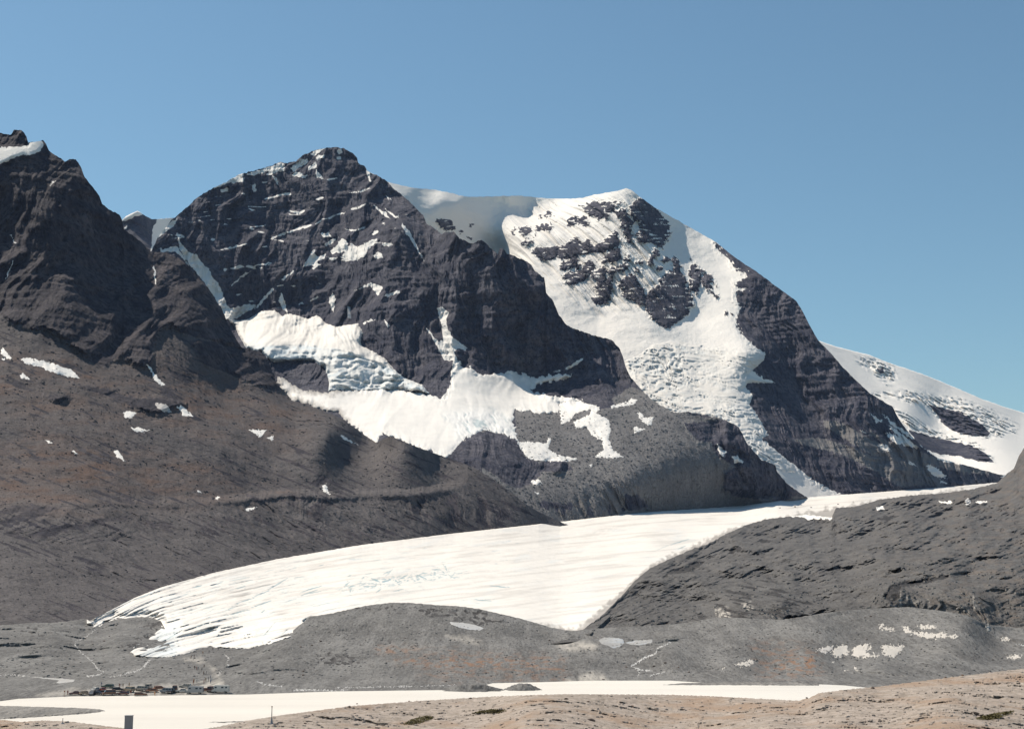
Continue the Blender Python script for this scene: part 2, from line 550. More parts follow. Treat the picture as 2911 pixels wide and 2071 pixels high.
# ------------------------------------------------------------------ right mountain with the fluted snow peak and icefall
right_top = P('z2', '900,240 1050,325 1160,385 1230,405 1340,428 1480,440 1600,465 1680,485 1780,485',
              'z3', '590,247 640,246 830,265 980,267 1060,260 1140,240 1230,225 1310,210 1350,196 1390,215 1430,250',
              'z4', '100,150 250,235 400,320 500,400 600,465 700,540 790,605 820,650 860,730 900,800 960,860 1020,930 1080,990 1150,1055 1200,1085 1260,1120 1290,1180 1350,1260 1400,1310 1480,1370 1600,1400 1780,1450', 's', '2900,1352 2980,1380')
L2b = Layer(right_top, [(980, 900), (1300, 1000), (1600, 1150), (1900, 1330), (2060, 1480), (2980, 1480)],
            [(988, 453, 5000), (1100, 516, 5000), (1178, 534, 5120), (1324, 559, 5560), (1450, 556, 5800), (1560, 565, 5900), (1610, 565, 5800), (1690, 553, 5480), (1782, 534, 5300),
             (1238, 541, 5360), (1250, 570, 5200), (1300, 553, 5500), (1300, 572, 5400), (1250, 660, 5170), (1324, 585, 5500), (1324, 690, 5430), (1430, 575, 5780), (1425, 720, 5660), (1475, 760, 5240), (1500, 620, 5760), (1560, 598, 5800), (1620, 580, 5680),
             (1478, 668, 5400), (1560, 640, 5470), (1560, 720, 5220), (1650, 650, 5300), (1650, 740, 5100), (1750, 620, 5200), (1750, 720, 5040),
             (1850, 640, 5230), (1850, 740, 5020), (1946, 640, 5400), (1950, 740, 5150), (2040, 800, 5030), (2060, 720, 5250), (2151, 772, 5050), (2280, 880, 4850), (2362, 1003, 4700),
             (1600, 850, 4900), (1700, 900, 4820), (1800, 860, 4830), (1850, 930, 4700), (1980, 900, 4850), (2060, 900, 4800),
             (1700, 980, 4650), (1820, 1010, 4560), (1950, 1000, 4580), (2060, 1000, 4560), (1850, 1090, 4400), (2000, 1110, 4350), (2120, 1000, 4520),
             (2110, 1180, 4200), (2160, 1260, 4060), (2220, 1350, 3940), (2180, 900, 4850), (2250, 1000, 4720), (2200, 1120, 4480), (2330, 1140, 4560),
             (2280, 1220, 4370), (2300, 1320, 4180), (2340, 1413, 4020), (2432, 1079, 4650), (2473, 1117, 4600), (2430, 1220, 4430), (2550, 1190, 4600), (2450, 1320, 4280),
             (2520, 1394, 4250), (2590, 1237, 4560), (2666, 1301, 4650), (2700, 1390, 4550), (2841, 1348, 4900), (1900, 1250, 3950), (1600, 1100, 4400), (2000, 1330, 3800), (1300, 950, 4600)],
            jag=1.3, jagf=16, seed=4)
L2b.world()
wx, wy = warp(L2b, 5.0, 8, 41)
wx = wx + 5 * noise2(L2b.px / 40, L2b.py / 3.2, 42); wy = wy + 1.5 * noise2(L2b.px / 4, L2b.py / 9, 43)
rock_r = P('z4', '395,318 400,345 430,375 470,410 500,460 550,472 548,495 490,520 500,545 560,548 500,560 500,600 520,640 505,680 500,730 530,770 580,820 640,860 625,900 560,930 610,970 690,1003 560,1005 540,1015 580,1062 565,1110 600,1160 630,1210 655,1255 620,1275 680,1320 720,1370 790,1405 860,1470 1020,1550 1300,1560 1850,1520 1780,1440 1600,1390 1480,1365 1400,1305 1350,1255 1290,1165 1260,1105 1200,1070 1150,1040 1020,910 900,780 830,650 800,590 600,450')
islands = [P('c2', '370,30 430,20 480,40 550,90 600,140 640,200 690,260 730,300 750,380 760,430 720,490 680,560 650,600 600,550 560,530 500,525 440,530 370,520 365,420 390,330 400,280 340,250 300,200 300,130 330,60'),
    P('c1', '920,295 1100,255 1300,245 1480,250 1390,330 1310,400 1290,470 1250,440 1180,470 1150,430 1090,410 1060,430 1040,400 990,370 1020,320 940,310'),
    P('c1', '1380,360 1500,330 1540,380 1580,460 1640,500 1600,560 1590,640 1620,720 1590,780 1550,760 1560,680 1510,640 1470,560 1480,480 1420,420'),
    P('c1', '930,440 1000,430 1050,500 1050,540 1000,550 920,520 930,480'), P('c1', '780,480 850,430 900,420 900,500 870,540 790,550'),
    P('c1', '400,440 430,410 460,430 440,455'), P('c1', '490,420 540,360 570,400 560,430 510,440'),
    P('c1', '375,570 400,550 480,540 580,520 585,580 540,620 470,600 390,610 370,660'),
    P('c1', '150,590 200,570 260,560 320,570 330,620 280,650 220,680 190,670 200,620'), P('c1', '60,610 110,580 120,600 80,640 90,670 60,650'),
    P('c1', '185,760 260,745 340,740 330,780 250,800 200,800'),
    P('c1', '330,880 380,830 440,820 480,840 560,820 660,810 670,850 650,890 660,930 620,970 500,1000 430,980 380,930 330,910'),
    P('c1', '680,830 780,780 830,740 890,690 930,740 970,780 1040,740 1080,780 1100,830 1160,780 1250,760 1320,680 1390,620 1420,640 1440,740 1450,790 1380,830 1280,870 1200,880 1080,890 900,940 690,970 660,950 660,900'),
    P('c1', '1210,1020 1280,920 1350,870 1430,830 1460,890 1470,970 1440,1000 1300,1020'),
    P('c1', '680,1080 740,1000 800,980 900,950 910,1000 880,1060 800,1110 720,1115'), P('c1', '880,1090 930,1040 960,1050 900,1110'),
    P('c1', '730,1190 800,1140 880,1150 960,1120 1000,1060 1040,1000 1100,1000 1130,1060 1110,1140 1050,1190 990,1250 920,1270 860,1310 800,1300 750,1250'),
    P('c1', '1090,1180 1150,1120 1260,1070 1270,1150 1280,1250 1350,1180 1360,1300 1340,1450 1280,1540 1190,1560 1110,1530 1080,1490 1150,1440 1160,1380 1120,1340 1180,1290 1150,1230 1090,1210'),
    P('c1', '1290,1150 1340,1090 1430,1080 1510,1030 1560,1020 1570,1080 1500,1130 1440,1130 1350,1170'), P('c1', '1510,980 1560,920 1590,960 1560,1010'),
    P('c1', '1460,1280 1500,1220 1600,1160 1660,1210 1690,1290 1760,1380 1790,1480 1770,1560 1700,1580 1660,1530 1580,1510 1520,1480 1480,1440 1500,1380 1430,1320'),
    P('c2', '460,1180 500,1100 560,1050 650,1010 620,960 690,900 740,840 800,860 770,720 800,690 850,740 870,800 860,860 930,920 940,980 920,1010 970,1080 1010,1150 1040,1240 970,1290 960,1340 880,1410 800,1460 740,1510 680,1500 600,1450 530,1410 520,1350 480,1310 460,1250'),
    P('c2', '970,860 1000,790 1040,760 1070,800 1070,850 1130,840 1150,880 1100,910 1110,1000 1080,1050 1080,1120 1040,1110 960,1050 980,960'),
    P('c2', '1110,930 1170,880 1220,900 1240,950 1270,990 1220,970 1190,1000 1240,1060 1250,1110 1200,1100 1140,1030'),
    P('c2', '1260,1130 1300,1120 1310,1160 1280,1170'), P('c2', '650,740 690,700 740,700 740,735 690,760'),
    P('c2', '490,770 520,690 560,660 600,580 640,660 590,690 540,720 570,770 530,790'), P('c2', '600,830 630,790 680,830 640,850'),
    P('c2', '340,830 380,820 420,860 400,880 350,860'), P('c2', '965,710 1005,695 990,740'), P('c2', '1275,1020 1300,1030 1285,1060'),
    P('c2', '345,755 450,735 400,772'), P('c2', '1380,1345 1400,1320 1410,1365'), P('c2', '1450,1335 1480,1345 1460,1365'),
    P('z2', '1480,640 1540,630 1590,650 1610,700 1560,710 1510,680'), P('z2', '1700,660 1725,680 1705,690'), P('z2', '1640,705 1665,715 1650,725'), P('z2', '1680,745 1720,760 1700,765')]
strips = [P('z4', '1150,1150 1200,1185 1300,1250 1400,1325 1350,1305 1270,1245 1220,1195 1180,1195'), P('z4', '1200,1140 1260,1195 1340,1250 1400,1300 1330,1260 1260,1215'),
          P('z4', '1230,1245 1290,1265 1390,1325 1300,1305 1240,1270'), P('z4', '1185,1300 1240,1308 1252,1338 1210,1328'), P('z4', '1322,1373 1392,1412 1350,1403'),
          P('z4', '1430,1398 1480,1420 1527,1467 1470,1462 1433,1432'), P('z4', '1478,1465 1532,1497 1500,1490'), P('z4', '1105,1233 1145,1255 1120,1250'),
          P('z4', '720,1460 770,1450 800,1500 860,1555 800,1550 740,1500'), P('z4', '820,1445 880,1480 1020,1550 960,1550 900,1510'),
          P('z4', '1400,1310 1500,1355 1650,1370 1760,1400 1800,1440 1650,1410 1500,1385')]
s_isl = sdf_union(wx, wy, islands, 30) + 1.2
s_rr = sdf(wx, wy, rock_r, 60)
rk = np.maximum(s_isl, s_rr)
s_str = sdf_union(wx, wy, strips, 40)
screeR = sdf_union(wx, wy, [P('z4', '920,1190 1000,1190 1090,1240 1200,1300 1280,1330 1420,1390 1530,1500 1500,1530 1350,1460 1200,1380 1050,1290 930,1215'),
                            P('z4', '760,1280 900,1270 1050,1310 1180,1370 1300,1440 1430,1500 1300,1510 1150,1420 1000,1350 850,1310'),
                            P('z4', '1110,1220 1250,1290 1400,1340 1550,1390 1700,1430 1780,1450 1600,1440 1420,1400 1280,1350')])
rm = soft(rk, 5)
flute = ridged((L2b.X + .55 * (L2b.Z - 1100)) / 42, L2b.Z / 420, 3, 51)
fl_zone = soft(sdf(L2b.px, L2b.py, P('s', '1440,640 1560,570 1800,545 1870,700 1880,860 1700,880 1500,780'), 80), 25)
rel = cliff_relief(L2b, .65, 60, tilt=-.06, ribs=1.25, strata=.45)
face = soft(s_rr, 14)
L2b.D += face * rel * 1.25 + (1 - face) * (-26 * rm * sstep(0, 30, s_isl + 14) + rm * .30 * rel - fl_zone * 60 * (flute - .6) + 9 * fbm(L2b.X / 110, L2b.Z / 90, 4, 62))
L2b.D -= face * 16
# wind-blown crest strip of the col
speck = fbm(L2b.px / 9, L2b.py / 5, 3, 63) + .5 * noise2(L2b.px / 60, L2b.py / 6, 64)
snow = -rk / 10 + .5
snow = np.where(s_str > -10, np.maximum(snow, .5 + s_str / 8), snow)
spk2 = fbm(L2b.px / 30 - L2b.py / 60, L2b.py / 5.0, 3, 65, .5) + .5 * fbm(L2b.px / 30, L2b.py / 30, 2, 66)
snow = np.where((s_isl > 0) & (s_rr < 0), np.maximum(snow, .85 * sstep(.3, .7, spk2)), snow)
fz2 = soft(sdf(L2b.px, L2b.py, P('c1', '60,580 500,250 900,260 1500,240 1750,500 1700,1000 1500,1500 1150,1500 700,1200 340,950'), 60), 14)
snow = snow - fz2 * .75 * sstep(.45, .85, fbm(L2b.px / 22 - L2b.py / 50, L2b.py / 8, 3, 67, .5) + .35 * fbm(L2b.px / 45, L2b.py / 30, 2, 68))
edge_zone = sstep(45, 0, s_rr) * (L2b.py < 980)
snow = snow + np.where(s_rr > 0, edge_zone * .9 * sstep(.25, .9, speck), 0)
L2b.attrs = dict(snow=np.clip(snow, 0, 1), scree=soft(screeR, 10), brown=np.zeros_like(L2b.D))
mr = structure(L2b.build("mountain_right", M_ROCK, smooth=False))

def icefall_relief(amp, seed, fx=38, fd=30):
    def f(px, py, s, D):
        X, Y, Z = unproj(px, py, D)
        a = fbm(X / 130, Z / 110, 3, seed) * 55
        q = 2.0 * fbm((X + a) / 130, (Z * 1.3 + .45 * X + .5 * a) / 70, 3, seed + 1, .45) + (Z * 1.3 + .45 * X + a) / 64
        fr = q - np.floor(q)
        terr = (np.floor(q) + sstep(.0, .55, fr) - q)
        b = ridged((X - .3 * Z + a) / 52, (Z + .3 * X) / 60, 3, seed + 3, .5)
        amt = .40 + .50 * sstep(-.5, .5, fbm(X / 260, Z / 200, 2, seed + 4))
        wa = 22 * fbm(X / 38, Z / 30, 3, seed + 9, .6)
        bd, cell = worley((X + .9 * a + wa) / 62, (Z * 1.5 + .45 * X + 1.1 * a + wa) / 36, seed + 7)
        bd2, cell2 = worley((X + a - wa) / 27, (Z * 1.5 + .45 * X + wa) / 15, seed + 8)
        sel = sstep(-.1, .5, fbm(X / 120, Z / 80, 3, seed + 10))
        gap = np.maximum(sstep(.20, .03, bd) * sstep(-.5, .3, fbm(X / 60, Z / 50, 2, seed + 11)), sel * .8 * sstep(.25, .05, bd2))
        cell = cell * .7 + .5 * sel * cell2
        cr = np.maximum(gap * .9, sstep(.62, .9, fr) * .6) * amt
        return amp * amt * (20 * terr - 7 * (b - .6) - 15 * (cell - .5) + 9 * gap), dict(ice=np.clip(.05 + .6 * cr, 0, 1), crack=np.zeros_like(b), dirt=np.zeros_like(b))
    return f
drape(L2b, "icefall", P('z3', '1335,1330 1420,1300 1520,1225 1650,1200 1856,1230',
      'z4', '330,835 430,830 520,840 600,850 642,880 630,900 590,935 560,962 600,982 692,1005 560,1003 530,1040 582,1067 565,1110 602,1160 632,1210 654,1258 612,1278 682,1322 742,1372 782,1402 788,1442 720,1438 690,1422 650,1392 570,1332 520,1262 500,1222 430,1182 380,1167 260,1147 150,1140 60,1090 0,1040'),
      M_ICE, thick=22, ramp=6, step=2.2, relief=icefall_relief(1.0, 71), parent=mr)

# ------------------------------------------------------------------ small far peak in the gap
far_top = P('z1', '700,700 806,640 830,615 905,577 940,600 1000,633 1030,634 1120,626 1200,620', 's', '620,640')
L1 = Layer(far_top, [(300, 800), (620, 800)], [(330, 640, 5400), (390, 599, 5400), (430, 625, 5600), (500, 620, 6300), (620, 640, 6500), (350, 720, 5200), (430, 720, 5200), (460, 690, 5700), (300, 800, 5000), (450, 800, 5200), (620, 800, 5600)], jag=1.0, seed=8)
L1.world()
wx, wy = warp(L1, 2.5, 9, 81)
sn1 = sdf_union(wx, wy, [P('z1', '800,650 820,612 905,570 948,600 880,622 840,642'), P('z1', '1005,700 1035,640 1030,625 1200,610 1200,900 980,900 1000,800'), P('z1', '815,690 840,670 835,700')])
L1.D += cliff_relief(L1, .5, 82) * soft(-sn1, 6)
L1.attrs = dict(snow=soft(sn1, 5), scree=np.zeros_like(L1.D), brown=np.zeros_like(L1.D))
structure(L1.build("far_peak", M_ROCK))

# ------------------------------------------------------------------ central massif
mid_top = P('z1', '900,960 1000,840 1040,755 1090,690 1130,640 1190,590 1250,540 1300,490 1400,430',
            'z2', '100,388 180,340 300,310 380,285 460,255 490,265 560,250 600,215 680,180 750,165 820,157 870,165 930,195 965,230 970,265 1020,290 1030,320 1100,345 1160,382 1200,430 1280,490 1340,550 1400,610 1420,660 1480,700 1520,728 1560,718 1600,715 1640,760 1720,795 1780,770 1830,800',
            'z3', '440,585 500,632 512,590 530,590 560,630 600,640 680,675 720,700 740,740 810,790 815,890 860,930 900,1030 960,1105 1080,1150 1180,1180 1250,1195 1300,1250 1325,1310 1340,1370 1380,1450 1420,1490',
            'z7', '860,220 940,290 1050,350 1130,345 1260,370 1340,390 1420,430 1470,530 1550,620 1632,650 1642,690 1700,760 1800,830', 's', '2340,1440')
L2a = Layer(mid_top, [(380, 1160), (700, 1260), (1000, 1420), (1240, 1480), (1450, 1530), (2340, 1470)],
            [(388, 764, 4200), (448, 675, 4400), (560, 561, 4550), (700, 490, 4650), (811, 464, 4720), (953, 418, 4720), (1016, 449, 4680), (1100, 514, 4600), (1178, 587, 4500), (1255, 664, 4260),
             (1290, 658, 4080), (1377, 685, 4015), (1460, 726, 3985), (1549, 791, 3970), (1588, 894, 3945), (1666, 946, 3960), (1739, 965, 4000), (1771, 1015, 3950), (1800, 1085, 3850),
             (500, 760, 4380), (560, 850, 4330), (640, 895, 4320), (600, 700, 4470), (700, 620, 4540), (700, 780, 4420), (830, 600, 4560), (830, 800, 4340), (950, 560, 4560), (960, 700, 4400), (960, 850, 4200),
             (1080, 620, 4420), (1140, 640, 4270), (1130, 760, 4130), (1120, 900, 3960), (1120, 1040, 3800), (1230, 780, 4100), (1230, 920, 3960), (1250, 1050, 3780),
             (1350, 800, 3970), (1350, 930, 3920), (1470, 830, 3940), (1500, 950, 3915), (1500, 1040, 3905), (1430, 1060, 3890), (1650, 1020, 3890), (1700, 1090, 3800),
             (700, 925, 4290), (830, 925, 4230), (900, 950, 4080), (760, 985, 3900), (900, 1000, 3870), (1000, 1030, 3800), (850, 1060, 3780), (1000, 1090, 3700), (1130, 1110, 3680),
             (900, 1150, 3500), (1100, 1180, 3400), (1250, 1140, 3560), (1200, 1260, 3150), (1300, 1290, 3080), (1420, 1160, 3600), (1480, 1090, 3895), (1540, 1105, 3870), (1600, 1100, 3830), (1520, 1180, 3560),
             (1350, 1260, 3180), (1500, 1260, 3300), (1650, 1240, 3420), (1700, 1150, 3620), (1850, 1160, 3640), (1800, 1250, 3420), (2000, 1190, 3640), (1950, 1300, 3400), (2100, 1212, 3650), (2124, 1261, 3600), (2100, 1340, 3520),
             (2208, 1340, 3650), (2240, 1400, 3680), (1450, 1360, 3000), (1400, 1400, 2850), (1600, 1380, 3080), (1800, 1380, 3200), (1600, 1482, 2920), (1823, 1456, 3230), (2104, 1437, 3600), (2295, 1413, 3900),
             (1300, 1400, 2750), (700, 1200, 3500), (1000, 1400, 2850), (450, 1100, 3900)],
            jag=2.6, jagf=13, seed=5)
L2a.world()
wx, wy = warp(L2a, 3.2, 10, 91)
scree_a = [P('z7', '-60,430 140,470 130,330 190,330 300,350 380,340 620,330 700,320 690,270 800,200 900,240 1050,345 1130,345 1250,365 1340,390 1130,440 1190,515 1260,520 1300,600 1400,660 1340,700 1330,790 1400,830 1520,850 1700,830 1900,840 1900,1000 -60,1200')]
rocks_a = [P('z7', '1110,410 1250,400 1340,385 1420,425 1440,480 1510,595 1450,590 1380,560 1300,540 1250,510 1190,515 1130,455'),
           P('z7', '1340,700 1420,650 1520,640 1632,645 1650,690 1710,790 1730,845 1650,862 1560,815 1520,852 1430,832 1330,792 1370,760 1335,720'),
           P('z7', '1115,340 1200,345 1265,372 1230,380 1150,362'),
           P('z6', '1380,880 1450,800 1590,750 1780,800 1840,920 1930,960 1960,1010 1900,1090 1800,1130 1720,1110 1640,1040 1560,1000 1400,940'),
           P('z7', '255,690 285,630 370,610 430,630 462,680 400,690'),
           P('z7', '215,860 300,850 420,870 520,830 640,760 760,740 860,830 930,900 800,925 600,950 420,975 330,940')]
gully = sdf(wx, wy, rocks_a[5], 60)
s_sc = sdf_union(wx, wy, scree_a, 80)
s_ro = sdf_union(wx, wy, rocks_a[:5], 60)
scm = soft(np.minimum(s_sc, -s_ro), 8)
snows = [P('z1', '1040,758 1060,700 1100,670 1168,622 1160,662 1130,692 1090,717'),
    P('z1', '1155,650 1175,740 1200,800 1250,850 1300,870 1330,920 1380,960 1400,1020 1440,1050 1480,1150 1510,1220 1640,1195 1690,1190 1680,1215 1600,1260 1560,1290 1490,1290 1460,1220 1400,1130 1340,1040 1280,970 1220,890 1180,810'),
    P('z1', '1040,820 1080,835 1160,808 1240,925 1245,948 1200,885 1150,842 1060,852'),
    P('z2', '0,435 100,378 150,345 220,325 210,352 160,377 110,397 60,418'), P('z2', '120,383 220,358 210,382 140,397'), P('z2', '230,335 330,305 400,285 370,320 280,345'),
    P('z2', '360,342 400,290 460,250 482,268 487,312 430,322 400,337'), P('z2', '400,330 440,380 445,410 425,385'), P('z2', '525,295 570,258 600,238 635,238 640,262 580,292 540,322'),
    P('z2', '530,345 560,320 605,332 590,358'), P('z2', '640,292 690,258 702,290 640,312'), P('z2', '650,203 700,175 765,160 720,192 680,217'), P('z2', '690,305 720,330 742,368 690,358'),
    P('z2', '828,180 860,170 868,196 840,207'), P('z2', '823,225 857,213 857,242 830,247'), P('z2', '60,440 105,422 118,452 70,458'), P('z2', '262,408 292,396 303,442 280,458'),
    P('z2', '700,215 750,205 745,230 690,240'), P('z2', '590,350 640,340 620,362'),
    P('z2', '1022,305 1050,322 1047,358 1062,392 1048,388 1028,345'), P('z2', '1068,542 1100,555 1150,590 1192,638 1140,612'), P('z2', '1138,556 1180,583 1245,628 1200,618'), P('z2', '1148,466 1190,506 1168,500'),
    P('z2', '860,760 900,775 895,820 930,790 960,815 1000,800 1080,760 1103,763 1060,812 1030,837 1020,872 980,897 910,912 880,892 853,886 890,845 850,852 800,862 790,840 830,800'),
    P('z2', '690,822 680,860 700,880 762,862 742,897 700,907 715,932 690,952 660,937 598,952 640,890 670,838'), P('z2', '1068,877 1100,847 1128,860 1132,887 1090,892'),
    P('z2', '760,880 800,890 850,880 800,912'), P('z2', '1120,795 1190,790 1200,805 1140,812'),
    P('z2', '1262,652 1285,690 1312,718 1345,780 1388,870 1412,922 1366,850 1316,770 1280,715 1258,680'), P('z2', '1052,732 1112,698 1102,722 1065,738'),
    P('z2', '728,727 780,718 792,747 740,752'), P('z2', '680,665 740,630 778,620 780,632 740,640 690,672'), P('z2', '740,800 790,770 840,750 800,790 760,812'),
    P('z2', '995,1083 1050,1047 1105,1068 1133,1085 1097,1140 1073,1102 1040,1072 980,1097 915,1113'), P('z2', '775,1172 800,1117 823,1150 802,1250 788,1200'), P('z2', '648,1168 700,1138 713,1150 660,1173'),
    P('z2', '1138,1137 1200,1113 1253,1103 1240,1121 1160,1143'), P('z2', '458,1033 500,998 548,967 540,988 480,1033'), P('z2', '288,1222 400,1088 412,1095 312,1217'), P('z2', '466,1108 492,1200 503,1253 472,1222 446,1160'),
    P('z2', '998,1313 1060,1292 1077,1300 1010,1323'), P('z2', '1136,1288 1184,1342 1163,1343'), P('z2', '60,833 240,790 240,800 70,840'), P('z2', '370,762 600,680 690,668 600,695 400,765'), P('z2', '830,600 890,585 880,597 835,608'), P('z2', '130,1070 220,990 280,970 200,1020 140,1075'),
    P('z2', '240,945 400,915 400,925 250,955'), P('z2', '1040,1300 1090,1290 1070,1305'),
    P('z3', '95,985 130,982 178,1012 158,1060 163,1110 203,1180 243,1208 300,1250 290,1265 232,1252 212,1282 243,1350 283,1400 333,1480 250,1560 120,1600 188,1490 193,1390 207,1330 150,1302 117,1260 97,1210 137,1200 127,1100 112,1050'),
    P('z3', '5,1102 40,1128 98,1198 143,1258 193,1308 213,1332 150,1332 127,1300 87,1217 47,1152'),
    P('z3', '940,1385 1000,1350 1065,1310 1060,1330 1000,1370 950,1395'), P('z3', '855,1405 920,1390 910,1405 860,1415'),
    P('z4', '0,0 1,0 1,1')]
s_sn = sdf_union(wx, wy, snows[:-1], 30)
big_ice = [P('z2', '95,1275 180,1302 250,1290 330,1240 420,1233 470,1270 520,1253 640,1290 700,1263 760,1320 820,1342 970,1318 1003,1380 985,1440',
             'z6', '760,190 850,235 920,280 960,330 1010,380 1060,410 1110,430 1160,450 1210,510 1160,497 1000,478 800,487 600,482 540,492 545,430 520,340 440,290 420,290 300,290 180,300 140,270 100,230 0,210 -80,60')]
cl = 1 - scm
rel = cliff_relief(L2a, .85, 93, tilt=-.10, ribs=1.25, strata=.5, rough=1.05)
lower_sn = soft(sdf_union(L2a.px, L2a.py, [P('z6', '210,405 540,490 1160,500 1310,545 1350,380 1480,330 1740,365 1900,385 2000,600 1856,640 1720,650 1780,780 1590,740 1310,925 950,785 850,830 650,680 480,600')], 80), 18)
L2a.D += cl * rel * (1 - .8 * lower_sn) + scm * scree_relief(L2a, .9, 95) - soft(s_ro, 8) * 14
gz = soft(gully, 14)
L2a.D += -gz * 26 * (ridged((L2a.X + .4 * L2a.Z) / 26, L2a.Z / 160, 3, 97) - .6)
L2a.world()
nn = L2a.normals_z()
dust = soft(sdf_union(L2a.px, L2a.py, [P('s', '430,680 560,560 800,455 960,415 1150,560 1240,680 1000,780 880,900 700,900 560,830')], 120), 60)
sp = fbm(L2a.px / 26, L2a.py / 5, 4, 98) + noise2(L2a.px / 90, L2a.py / 70, 99)
snow = .5 + s_sn / 7
lines = noise2(L2a.px / 70, L2a.py / 22, 106) + .5 * noise2(L2a.px / 18, L2a.py / 12, 107)
snow = np.maximum(snow, .78 * dust * cl * L2a.ledge * sstep(.05, .45, lines))
L2a.attrs = dict(snow=np.clip(snow, 0, 1), scree=scm * (1 - .75 * gz * sstep(-.2, .3, fbm(L2a.X / 30, L2a.Z / 90, 3, 96))), brown=np.zeros_like(L2a.D))
mc = structure(L2a.build("mountain_center", M_ROCK, smooth=False))

def hang_relief(px, py, s, D):
    X, Y, Z = unproj(px, py, D)
    lip = np.interp(px, [640, 690, 800, 870, 950, 1030, 1130, 1230], [985, 975, 978, 975, 985, 1010, 1050, 1110])
    below = sstep(0, 10, py - lip)
    a = fbm(X / 90, Z / 60, 3, 111) * 18
    b = ridged((X + a) / 46, (Z + a) / 24, 4, 112, .55)
    steps = noise2((Z + .12 * X + a) / 17, X / 240, 113)
    q = (Z + .10 * X + 1.3 * a) / 26
    fr = q - np.floor(q)
    terr = (np.floor(q) + sstep(0, .5, fr) - q) * 20
    d = below * (-12 * (b - .6) - 3 * steps + terr) - 42 * np.where(py > lip, np.clip(1 - (py - lip) / 75, 0, 1), np.exp((py - lip) / 32))
    d = d + (1 - below) * 5 * fbm(X / 90, Z / 50, 3, 114)
    return d, dict(ice=below * np.clip(.30 + .5 * sstep(.65, .4, b), 0, 1), crack=np.zeros_like(b), dirt=np.zeros_like(b))
drape(L2a, "hanging_glacier", big_ice[0], M_ICE, thick=30, ramp=7, step=2.2, relief=hang_relief, parent=mc)

def lower_relief(px, py, s, D):
    X, Y, Z = unproj(px, py, D)
    cz = soft(sdf(px, py, P('z6', '1300,640 1460,610 1650,620 1760,720 1780,790 1640,770 1500,780 1400,800'), 80), 14)
    a = fbm(X / 50, Z / 40, 3, 121) * 14
    b = ridged((X + .6 * Z + a) / 20, (Z - .5 * X) / 60, 4, 122)
    edge = np.interp(px, [900, 960, 1040], [1, 1, 0]) * sstep(22, 0, s + 8 * fbm(px / 20, py / 20, 3, 124))
    return cz * (-16 * (b - .6)) + 4 * fbm(X / 120, Z / 60, 4, 123), dict(ice=cz * .2, crack=cz * .6 * sstep(.5, .25, b), dirt=np.clip(edge * .9, 0, 1))
drape(L2a, "snow_apron", P('z6', '205,400 280,412 300,452 400,488 540,488 600,478 800,483 1000,478 1160,498 1310,548 1345,460 1352,385 1380,300 1402,290 1432,342 1482,328 1532,385 1740,363 1856,383',
      'z7', '240,150 360,130 465,128 440,152 250,190 220,225 300,245 450,262 535,282 385,292 388,345 300,355 190,338 130,330 120,400 140,480 150,520 60,470',
      'z6', '1780,785 1640,762 1590,742 1510,772 1450,802 1380,872 1312,928 1250,902 1110,852 950,787 900,766 850,832 750,757 650,682 600,622 540,632 480,602 380,572 300,552 230,482'),
      M_SNOW, thick=14, ramp=8, step=2.4, edge=6, edgef=14, relief=lower_relief, parent=mc)
def snow_patch(layer, parent, poly, thick=2.5, mat=None, seed=3, edge=3.0):
    return drape(layer, "snow_patch", poly, mat or M_SNOW, thick=thick, ramp=4, step=1.6, edge=edge, edgef=7, parent=parent, seed=seed)
for k, p in enumerate([P('z7', '385,290 480,278 560,300 622,320 600,350 672,390 682,450 672,500 692,560 762,606 700,612 588,606 642,560 632,510 572,480 540,430 480,442 468,400 560,362 572,330 480,352 440,402 398,418 388,350'),
    P('z7', '138,518 250,518 310,528 322,488 338,508 320,560 380,592 492,616 430,632 250,627 200,612'), P('z7', '678,312 780,285 800,268 842,275 820,302 740,318 690,322'),
    P('z7', '828,343 860,355 890,380 932,373 912,428 863,402'), P('z7', '818,428 882,445 818,470'), P('z7', '222,740 270,736 288,762 235,768'), P('z7', '243,808 272,813 260,828'),
    P('z7', '1293,528 1352,575 1332,608 1303,572'), P('z7', '1383,603 1410,598 1452,637 1400,642'), P('z7', '548,655 577,648 570,660')]):
    snow_patch(L2a, mc, p, 4, seed=200 + k)

# ------------------------------------------------------------------ left mountain down to the valley floor
left_top = P('s', '-300,400 -120,360', 'z1', '0,65 40,75 75,75 90,45 140,45 175,85 185,130 230,122 270,118 285,110 305,140 325,185 380,220 430,255 460,235 500,240 535,290 560,360 620,430 655,480 675,535 730,575 790,605 806,640 815,700 870,735 950,800 1000,850 1050,850 1110,855 1180,890 1240,940 1300,1010 1370,1080 1420,1160 1470,1240 1510,1340 1550,1410 1590,1475 1650,1490 1720,1510 1760,1550',
             'z6', '150,300 200,440 270,510 300,552 390,572 440,592 540,632 650,682 750,757 855,830 950,786 1110,852 1300,922 1400,952 1500,992 1600,1052 1700,1122 1856,1242', 'z7', '250,912 372,972', 's', '1640,1500')
GL_UP = [(-300, 1790), (0, 1780), (180, 1775), (255, 1764), (383, 1698), (459, 1668), (612, 1626), (790, 1588), (1020, 1549), (1275, 1517), (1594, 1482), (1823, 1456), (2104, 1437), (2295, 1413), (2550, 1394), (2690, 1384), (2831, 1371), (2960, 1362)]
left_bot = [(x, y + (26 if 300 < x else 16)) for x, y in GL_UP if x < 1700]
